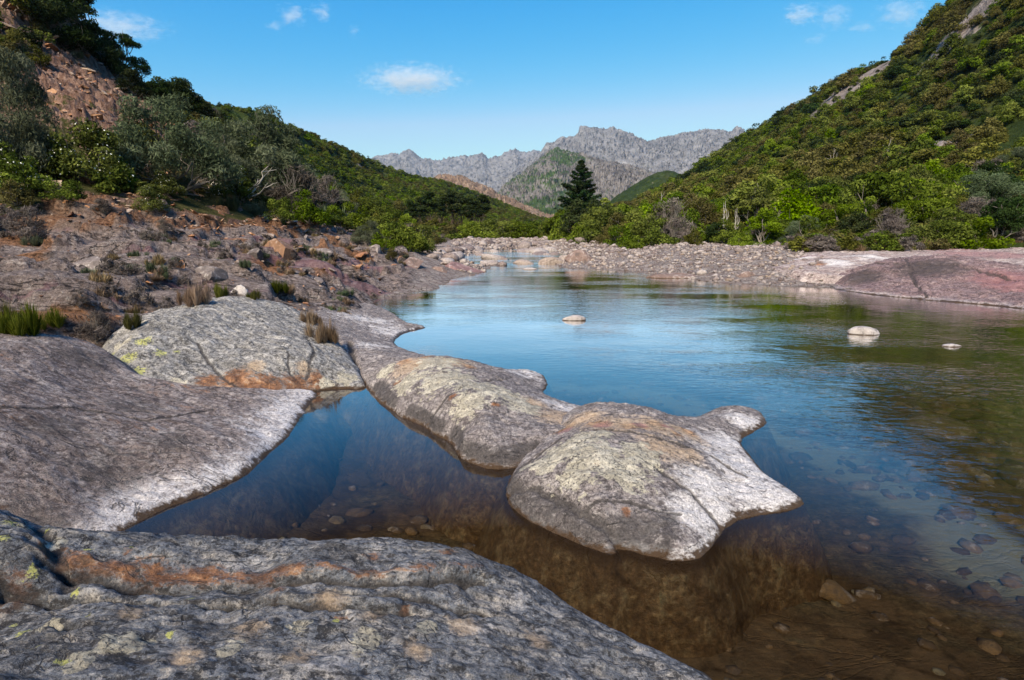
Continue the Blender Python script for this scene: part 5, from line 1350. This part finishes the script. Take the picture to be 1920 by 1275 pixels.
def stone_material(name, stops, scale=1.0, waterline=False):
    M = Mat(name); p = M.n("ShaderNodeTexCoord").outputs["Object"]; w = M.pos()
    rnd = M.n("ShaderNodeObjectInfo").outputs["Random"]
    base = M.ramp(rnd, stops)
    n = M.noise(M.n("ShaderNodeVectorMath", {0: w}, operation='MULTIPLY_ADD').outputs[0] if False else w, 9 * scale, 7, .68, .4); n2 = M.noise(w, 40 * scale, 4, .7)
    col = M.mix(M.math('MULTIPLY', M.step(n, .5, .35), .6), base, (.06, .05, .048))
    col = M.mix(M.math('MULTIPLY', M.step(n, .52, .68), .5), col, (.55, .50, .47))
    col = M.mix(M.math('MULTIPLY', M.step(n2, .48, .36), .4), col, (.05, .045, .04))
    if waterline: col = M.mix(M.step(M.math('ADD', M.z(w), M.math('MULTIPLY', M.math('SUBTRACT', n, .5), .05)), .03, .0), col, (.05, .032, .02))
    return M.finish(M.principled(col, .85, M.bump(M.math('ADD', n, M.math('MULTIPLY', n2, .4)), .7, .03 / scale), .25))
gravel_mat = stone_material("river_gravel", [(0, (.11, .08, .075)), (.3, (.20, .155, .145)), (.55, (.27, .225, .21)), (.8, (.36, .31, .29)), (1, (.25, .18, .13))])
pale_mat = stone_material("pale_stone", [(0, (.30, .26, .25)), (.5, (.38, .34, .325)), (1, (.45, .41, .39))], waterline=True)
red_mat = stone_material("red_stone", [(0, (.21, .12, .115)), (.5, (.26, .15, .14)), (1, (.24, .16, .15))], scale=.5, waterline=True)
redbrown_mat = stone_material("red_brown_stone", [(0, (.15, .10, .085)), (1, (.20, .135, .115))], scale=.5, waterline=True)
dark_mat = stone_material("grey_stone", [(0, (.10, .08, .075)), (1, (.20, .165, .155))], waterline=True)
orange_mat = stone_material("orange_chip", [(0, (.10, .045, .025)), (.3, (.26, .11, .05)), (.6, (.40, .20, .09)), (.8, (.30, .22, .17)), (1, (.46, .33, .23))])
rust_mat = stone_material("rusty_block", [(0, (.16, .085, .05)), (1, (.22, .12, .07))], scale=.6)
bed_mat = stone_material("algae_cobble", [(0, (.07, .045, .025)), (.4, (.13, .085, .045)), (.7, (.19, .12, .06)), (1, (.22, .185, .11))])

def stone(px, py, wpx, hpx, mat, label, seed, name="boulder", z=None, depth=.8, rz=0.0, ang=0, group=None, sink=.35, rough=.22):
    """boulder whose foot lies at the pixel"""
    p = Vector(P(px, py, z)) if z is not None else hit(px, py)
    if p is None: return
    w = wpx * p.y / FPX / 2; h = hpx * p.y / FPX
    me = stone_mesh(seed, 1.0, 4 if wpx > 40 else 3, rough, ang * 2)
    me.materials.append(mat)
    o = link(name, me, loc=(p.x, p.y + w * depth * .8, p.z - h * sink * .4), label=label, cat="boulder" if name == "boulder" else "stone", group=group)
    o.scale = (w, w * depth, h * (1 - sink * .4) if h else w)
    o.rotation_euler = (0, 0, rz)
    return o
stone(862, 514, 92, 38, red_mat, "rose-red boulder at the left end of the rapids", 3, ang=3, z=.0)
stone(822, 520, 42, 26, redbrown_mat, "rusty brown block leaning against the rose-red boulder", 5, ang=3, z=.0)
stone(1086, 497, 66, 36, redbrown_mat, "rounded red-brown boulder at the right end of the rapids", 8, z=.0, ang=2)
stone(1078, 602, 42, 13, pale_mat, "flat pale stone alone in mid-river below the conifer reflection", 11, name="river_stone", z=0, depth=.6)
stone(1627, 629, 58, 18, pale_mat, "pale hump-backed stone alone in the water near the purple rock", 12, name="river_stone", z=0, depth=.7)
stone(1790, 651, 36, 6, pale_mat, "thin white stone barely breaking the surface near the right edge", 13, name="river_stone", z=0, depth=.6)
stone(994, 506, 30, 6, pale_mat, "small flat white stone just below the rapids", 14, name="river_stone", z=0, depth=.6)
stone(1405, 528, 40, 24, redbrown_mat, "brown rounded boulder at the water's edge of the gravel bar", 15, z=0.0)
stone(1275, 522, 110, 14, redbrown_mat, "flat lilac rock lapped by the water below the gravel bar", 16, z=0.0, depth=.45)
stone(1455, 533, 36, 12, dark_mat, "grey flat stone at the waterline right of the brown boulder", 17, z=0, name="river_stone")
stone(1682, 460, 26, 14, pale_mat, "white boulder beside two others behind the pink shelf", 18, ang=3)
stone(1705, 460, 22, 14, pale_mat, "small white broken boulder in the middle of three behind the pink shelf", 19, ang=4)
stone(1719, 456, 30, 22, pale_mat, "largest pale boulder of three behind the pink shelf", 20, ang=3)
stone(443, 553, 40, 26, pale_mat, "small white boulder on the left bank among dry grass", 21, ang=3)
stone(150, 505, 105, 34, dark_mat, "grey-brown boulder with dark shaded side on the left bedrock", 22, ang=4)
stone(335, 503, 26, 20, orange_mat, "small rusty boulder beside a green tuft on the left bedrock", 23, ang=3)
stone(295, 503, 60, 24, dark_mat, "dark split boulder left of the rusty one on the left bedrock", 24, ang=4)
stone(385, 522, 80, 30, dark_mat, "rounded brown-grey boulder in front of the rock hollow on the left bank", 25, ang=3)
stone(520, 474, 90, 34, rust_mat, "rust-stained block over the dark hollow of the left bedrock", 26, ang=4)
stone(465, 480, 76, 34, dark_mat, "dark block at the left of the rock hollow on the left bank", 27, ang=4)
stone(575, 474, 80, 26, dark_mat, "grey block at the right of the rock hollow on the left bank", 28, ang=4)
stone(372, 370, 24, 22, orange_mat, "reddish boulder under the shrubs at the foot of the left slope", 29, ang=4)
stone(495, 408, 20, 14, pale_mat, "pale stone at the upper edge of the left bedrock", 30, ang=3)
stone(830, 440, 34, 34, dark_mat, "grey crag poking out of the bushes at the foot of the green hill", 31, ang=5)
stone(700, 478, 40, 20, dark_mat, "low grey outcrop on the bedrock crest near the river bend", 32, ang=3)
stone(765, 500, 60, 22, redbrown_mat, "pinkish outcrop on the bedrock tip near the river bend", 33, ang=3)
# pale blocks between the rapids and the gravel bar, one by one
rs = np.random.default_rng(77)
cands = [(rs.uniform(800, 1070), rs.uniform(455, 497)) for _ in range(62)] + [(rs.uniform(1075, 1540), 0) for _ in range(150)]
variants = [stone_mesh(200 + i, .62, 2, .24, i % 4) for i in range(10)]
for me in variants: me.materials.append(gravel_mat)
def water_level(y): return .30 * smooth(30, 58, y) + .05 * smooth(30.5, 32.5, y)
srec = []
for i, (a, b) in enumerate(cands):
    bar = b == 0
    if bar:
        lo = np.interp(a, [1075, 1200, 1350, 1540], [462, 468, 470, 478]); hi = np.interp(a, [1075, 1230, 1400, 1540], [497, 510, 530, 538]); t_ = rs.random(); b = lo + (hi - lo) * t_
        wp = rs.uniform(6, 15)
        row = "at the water's edge of" if t_ > .7 else ("on the middle of" if t_ > .3 else "along the top of")
        part_w = "near the rapids" if a < 1230 else ("below the thicket" if a < 1390 else "near the pink shelf")
    else:
        wp = rs.uniform(14, 50) * (.55 + .7 * (b - 455) / 45)
        row = "behind" if b < 470 else ("among" if b < 484 else "at the foot of"); part_w = "left" if a < 900 else ("middle" if a < 985 else "right")
    p = hit(a, b)
    if p is None or p.y > 80: continue
    size_w = ("small" if wp < 10 else "large") if bar else ("small" if wp < 20 else ("broad" if wp > 34 else "medium"))
    srec.append((i, p, wp, bar, row, part_w, size_w, a))
ords = ordinals([r_[3:7] for r_ in srec], [r_[7] for r_ in srec])
for (i, p, wp, bar, row, part_w, size_w, a), od in zip(srec, ords):
    w = wp * p.y / FPX / 2
    labl = f"{od}{size_w} loose stone {row} the gravel bar, {part_w}" if bar else f"{od}{size_w} pale block {row} the rapids, {part_w} part"
    zb = max(p.z, float(water_level(p.y)) - .06) if not bar else p.z
    o = link("river_stone", variants[i % 10], loc=(p.x, p.y, zb + w * (.10 if bar else .02)), label=labl, cat="stone", group="larger stones on the gravel bar" if bar else "blocks among the rapids")
    o.scale = (w, w, w * rs.uniform(.7, 1.1) * (1 if bar else .8)); o.rotation_euler = (rs.normal() * .12, rs.normal() * .12, rs.uniform(0, 6.28))

gm = []
gidx = (gravel > .4) & (GR > 12) & (GR < 75) & (gpx > 780) & (gpx < 2000) & (Y_ > 0) & (green < .6)
gi_ = np.where(gidx)[0]
r5 = np.random.default_rng(5)
cellA = (GR[gi_] ** 2); pk = r5.choice(gi_, 17000, p=cellA / cellA.sum())
gx2 = X_[pk] + r5.normal(size=len(pk)) * .12; gy2 = Y_[pk] + r5.normal(size=len(pk)) * .15
gz2 = ground_z(gx2, gy2)
sc = r5.lognormal(-3.0, .50, len(pk)) * np.clip(gy2 / 24, .8, 2.0)
kp = gz2 > water_level(gy2) - .05
gx2, gy2, gz2, sc = gx2[kp], gy2[kp], gz2[kp], sc[kp]
pr = [bpy.data.objects.new("pebble", stone_mesh(300 + i, .6, 1, .25, 2)) for i in range(5)]
for q in pr: q.data.materials.append(gravel_mat)
gn_scatter("gravel", np.c_[gx2, gy2, gz2 + sc * .2], np.c_[sc, sc, sc], pr, "pale pink and grey river gravel of the bar on the right bank", tilt=.2, seed=31)
# cobbles on the bed of the river
bx, by = r5.uniform(-2.5, 14, 12000), r5.uniform(1.4, 16, 12000)
bz = ground_z(bx, by); mk = (bz < -.12) & (r5.random(12000) < .30 + .7 * smooth(1, 5, bx - .25 * by))
bx, by, bz = bx[mk], by[mk], bz[mk]; sc = r5.lognormal(-3.15, .50, len(bx)) * (1 + 1.1 * smooth(2, 6, bx))
pr2 = [bpy.data.objects.new("cobble", stone_mesh(320 + i, .5, 1, .2, 1)) for i in range(4)]
for q in pr2: q.data.materials.append(bed_mat)
gn_scatter("riverbed_cobbles", np.c_[bx, by, bz], np.c_[sc, sc, sc * .8], pr2, "brown algae-coated cobbles under the clear water of the river", tilt=.15, seed=33)
# orange chips on the left slope
si = np.where((soil > .3) & (GR < 40) & (gpx > -80) & (gpx < 640) & (Y_ > 4))[0]
ca = GR[si] ** 2; pk = r5.choice(si, 4200, p=ca / ca.sum())
cx_, cy_ = X_[pk] + r5.normal(size=4200) * .1, Y_[pk] + r5.normal(size=4200) * .1
lp2 = surf_sample(left_surf, 5000, 15, lambda V: (V[..., 1] < 48) * 1.0)
lx2, ly2, _ = to_px(lp2); lp2 = lp2[(lx2 > -40) & (lx2 < 640)]
cpos = np.r_[np.c_[cx_, cy_, ground_z(cx_, cy_)], lp2]
sc = r5.lognormal(-2.9, .50, len(cpos)) * np.clip(cpos[:, 1] / 16, .8, 2.2)
pr3 = [bpy.data.objects.new("chip", stone_mesh(340 + i, .4, 1, .3, 5)) for i in range(5)]
for q in pr3: q.data.materials.append(orange_mat)
gn_scatter("scree", cpos + np.c_[np.zeros((len(cpos), 2)), sc * .15], np.c_[sc * 1.2, sc, sc * .8], pr3, "orange and grey scree chips on the left slope", tilt=.4, seed=35)

bi_ = np.where((GROCK > .6) & (soil < .4) & (GR > 6) & (GR < 40) & (gpx > -60) & (gpx < 830))[0]
ca = GR[bi_] ** 2 * (.15 + smooth(0, .5, fbm(X_[bi_] * .5, Y_[bi_] * .5, 21, 3))); pk = r5.choice(bi_, 700, p=ca / ca.sum())
cx_, cy_ = X_[pk] + r5.normal(size=700) * .1, Y_[pk] + r5.normal(size=700) * .1; cz_ = ground_z(cx_, cy_)
sc = r5.lognormal(-3.1, .55, 700) * np.clip(cy_ / 12, .8, 2.0)
pr4 = [bpy.data.objects.new("rubble", stone_mesh(360 + i, .45, 1, .3, 4)) for i in range(4)]
for q in pr4: q.data.materials.append(dark_mat if q.data.name.endswith(("0", "2")) else orange_mat)
gn_scatter("rubble", np.c_[cx_, cy_, cz_ + sc * .1], np.c_[sc * 1.3, sc, sc * .8], pr4, "small grey and rusty rubble lying over the left bedrock bank", tilt=.3, seed=37)
ca = GR[bi_] ** 2 * smooth(.1, .5, fbm(X_[bi_] * .4, Y_[bi_] * .4, 33, 3)); pk = r5.choice(bi_, 260, p=ca / ca.sum())
cx_, cy_ = X_[pk] + r5.normal(size=260) * .1, Y_[pk] + r5.normal(size=260) * .1; hg = r5.uniform(.12, .32, 260)
gn_scatter("dry_grass", np.c_[cx_, cy_, ground_z(cx_, cy_) - .02], np.c_[hg * 1.2, hg * 1.2, hg], [lod_object("dry_tuft", 0, .3), lod_object("tuft", 1, .3), lod_object("twig_shrub", 1, .2)], "dry grass and twigs in the cracks of the left bedrock bank", seed=38)
# scrub on the flat behind the pink shelf
bi_ = np.where((gpx > 1500) & (gpx < 2050) & (GR > 25) & (GR < 40) & (GZ > .85) & (Y_ > 10))[0]
if len(bi_):
    pk = r5.choice(bi_, 420); cx_, cy_ = X_[pk] + r5.normal(size=420) * .3, Y_[pk] + r5.normal(size=420) * .3
    cp = np.array([tuple(drop(a, b)) for a, b in zip(cx_, cy_)]); hg = r5.uniform(.25, .9, 420)
    gn_scatter("bank_scrub", cp - [0, 0, .05], np.c_[hg * 1.3, hg * 1.3, hg], [lod_object("brown_shrub", 0, .3), lod_object("shrub", 1, .3), lod_object("twig_shrub", 0, .3), lod_object("dry_tuft", 1, .3)], "low brown and green scrub on the flat behind the pink shelf", seed=39)

# ================================================================== CLOUDS
def cloud_material(name, dens):
    M = Mat(name); p = M.n("ShaderNodeTexCoord").outputs["Object"]
    r = M.n("ShaderNodeVectorMath", {0: p}, operation='LENGTH').outputs["Value"]
    w = M.n("ShaderNodeNewGeometry").outputs["Position"]
    n = M.noise(M.map(w, scale=(.75, 1, 1.7)), .0075, 8, .70, .4)
    d = M.math('SUBTRACT', M.math('MULTIPLY', n, 3.0), M.math('MULTIPLY', r, 1.0))
    d = M.step(d, .82, 1.5, 0, dens)
    pv = M.n("ShaderNodeVolumeScatter", {"Color": (1, 1, 1), "Density": d, "Anisotropy": 0.0}).outputs[0]
    M.t.links.new(pv, M.out.inputs["Volume"])
    M.m.volume_intersection_method = 'FAST' if hasattr(M.m, 'volume_intersection_method') else None
    return M.m
cl_a = cloud_material("cloud", .0036); cl_b = cloud_material("thin_cloud", .0018)
for a, b, w, h, m_, labl in [(772, 150, 225, 58, cl_a, "largest white cloud, above the valley left of the peaks"), (546, 28, 60, 46, cl_a, "small cloud near the top, left of the centre"), (605, 23, 50, 40, cl_a, "small cloud at the top just right of its neighbour"),
                            (514, 48, 40, 24, cl_b, "faint wisp below and left of the two small top clouds"), (662, 58, 30, 30, cl_b, "tiny wisp right of the small top clouds"), (1502, 27, 80, 46, cl_a, "small cloud nearest the centre of the group above the right hillside"),
                            (1565, 30, 80, 60, cl_b, "pale broken cloud in the middle of the group above the right hillside"), (1620, 52, 60, 24, cl_b, "thin cloud close over the right hillside"), (1530, 72, 60, 20, cl_b, "lowest wisp of the group above the right hillside"),
                            (1690, 25, 110, 60, cl_b, "thin veil cloud at the top beside the right skyline"), (215, 50, 220, 60, cl_b, "faint veil cloud beside the left skyline pines")]:
    c = D(a, b, 9500)
    me = stone_mesh(int(a), 1.0, 3, .12); me.materials.append(m_)
    o = link("cloud", me, loc=c, label=labl, cat="cloud")
    s = 9500 / FPX / 2
    o.scale = (w * s * 1.1, w * s * .7, h * s * 1.1)

# ================================================================== HAZE
hv = np.array([(x, y, z) for x in (-6600, 6600) for y in (-6600, 6600) for z in (-8, 860)], float)
hf = np.array([(0, 1, 3, 2), (4, 6, 7, 5), (0, 4, 5, 1), (2, 3, 7, 6), (0, 2, 6, 4), (1, 5, 7, 3)])
HM = Mat("haze")
HM.t.links.new(HM.n("ShaderNodeVolumePrincipled", {"Color": (.72, .86, 1.0), "Density": .00006, "Anisotropy": .55}).outputs[0], HM.out.inputs["Volume"])
link("haze", mesh_np("haze", hv, hf, False), HM.m, kind="stuff", label="thin blue valley air between camera and mountains")
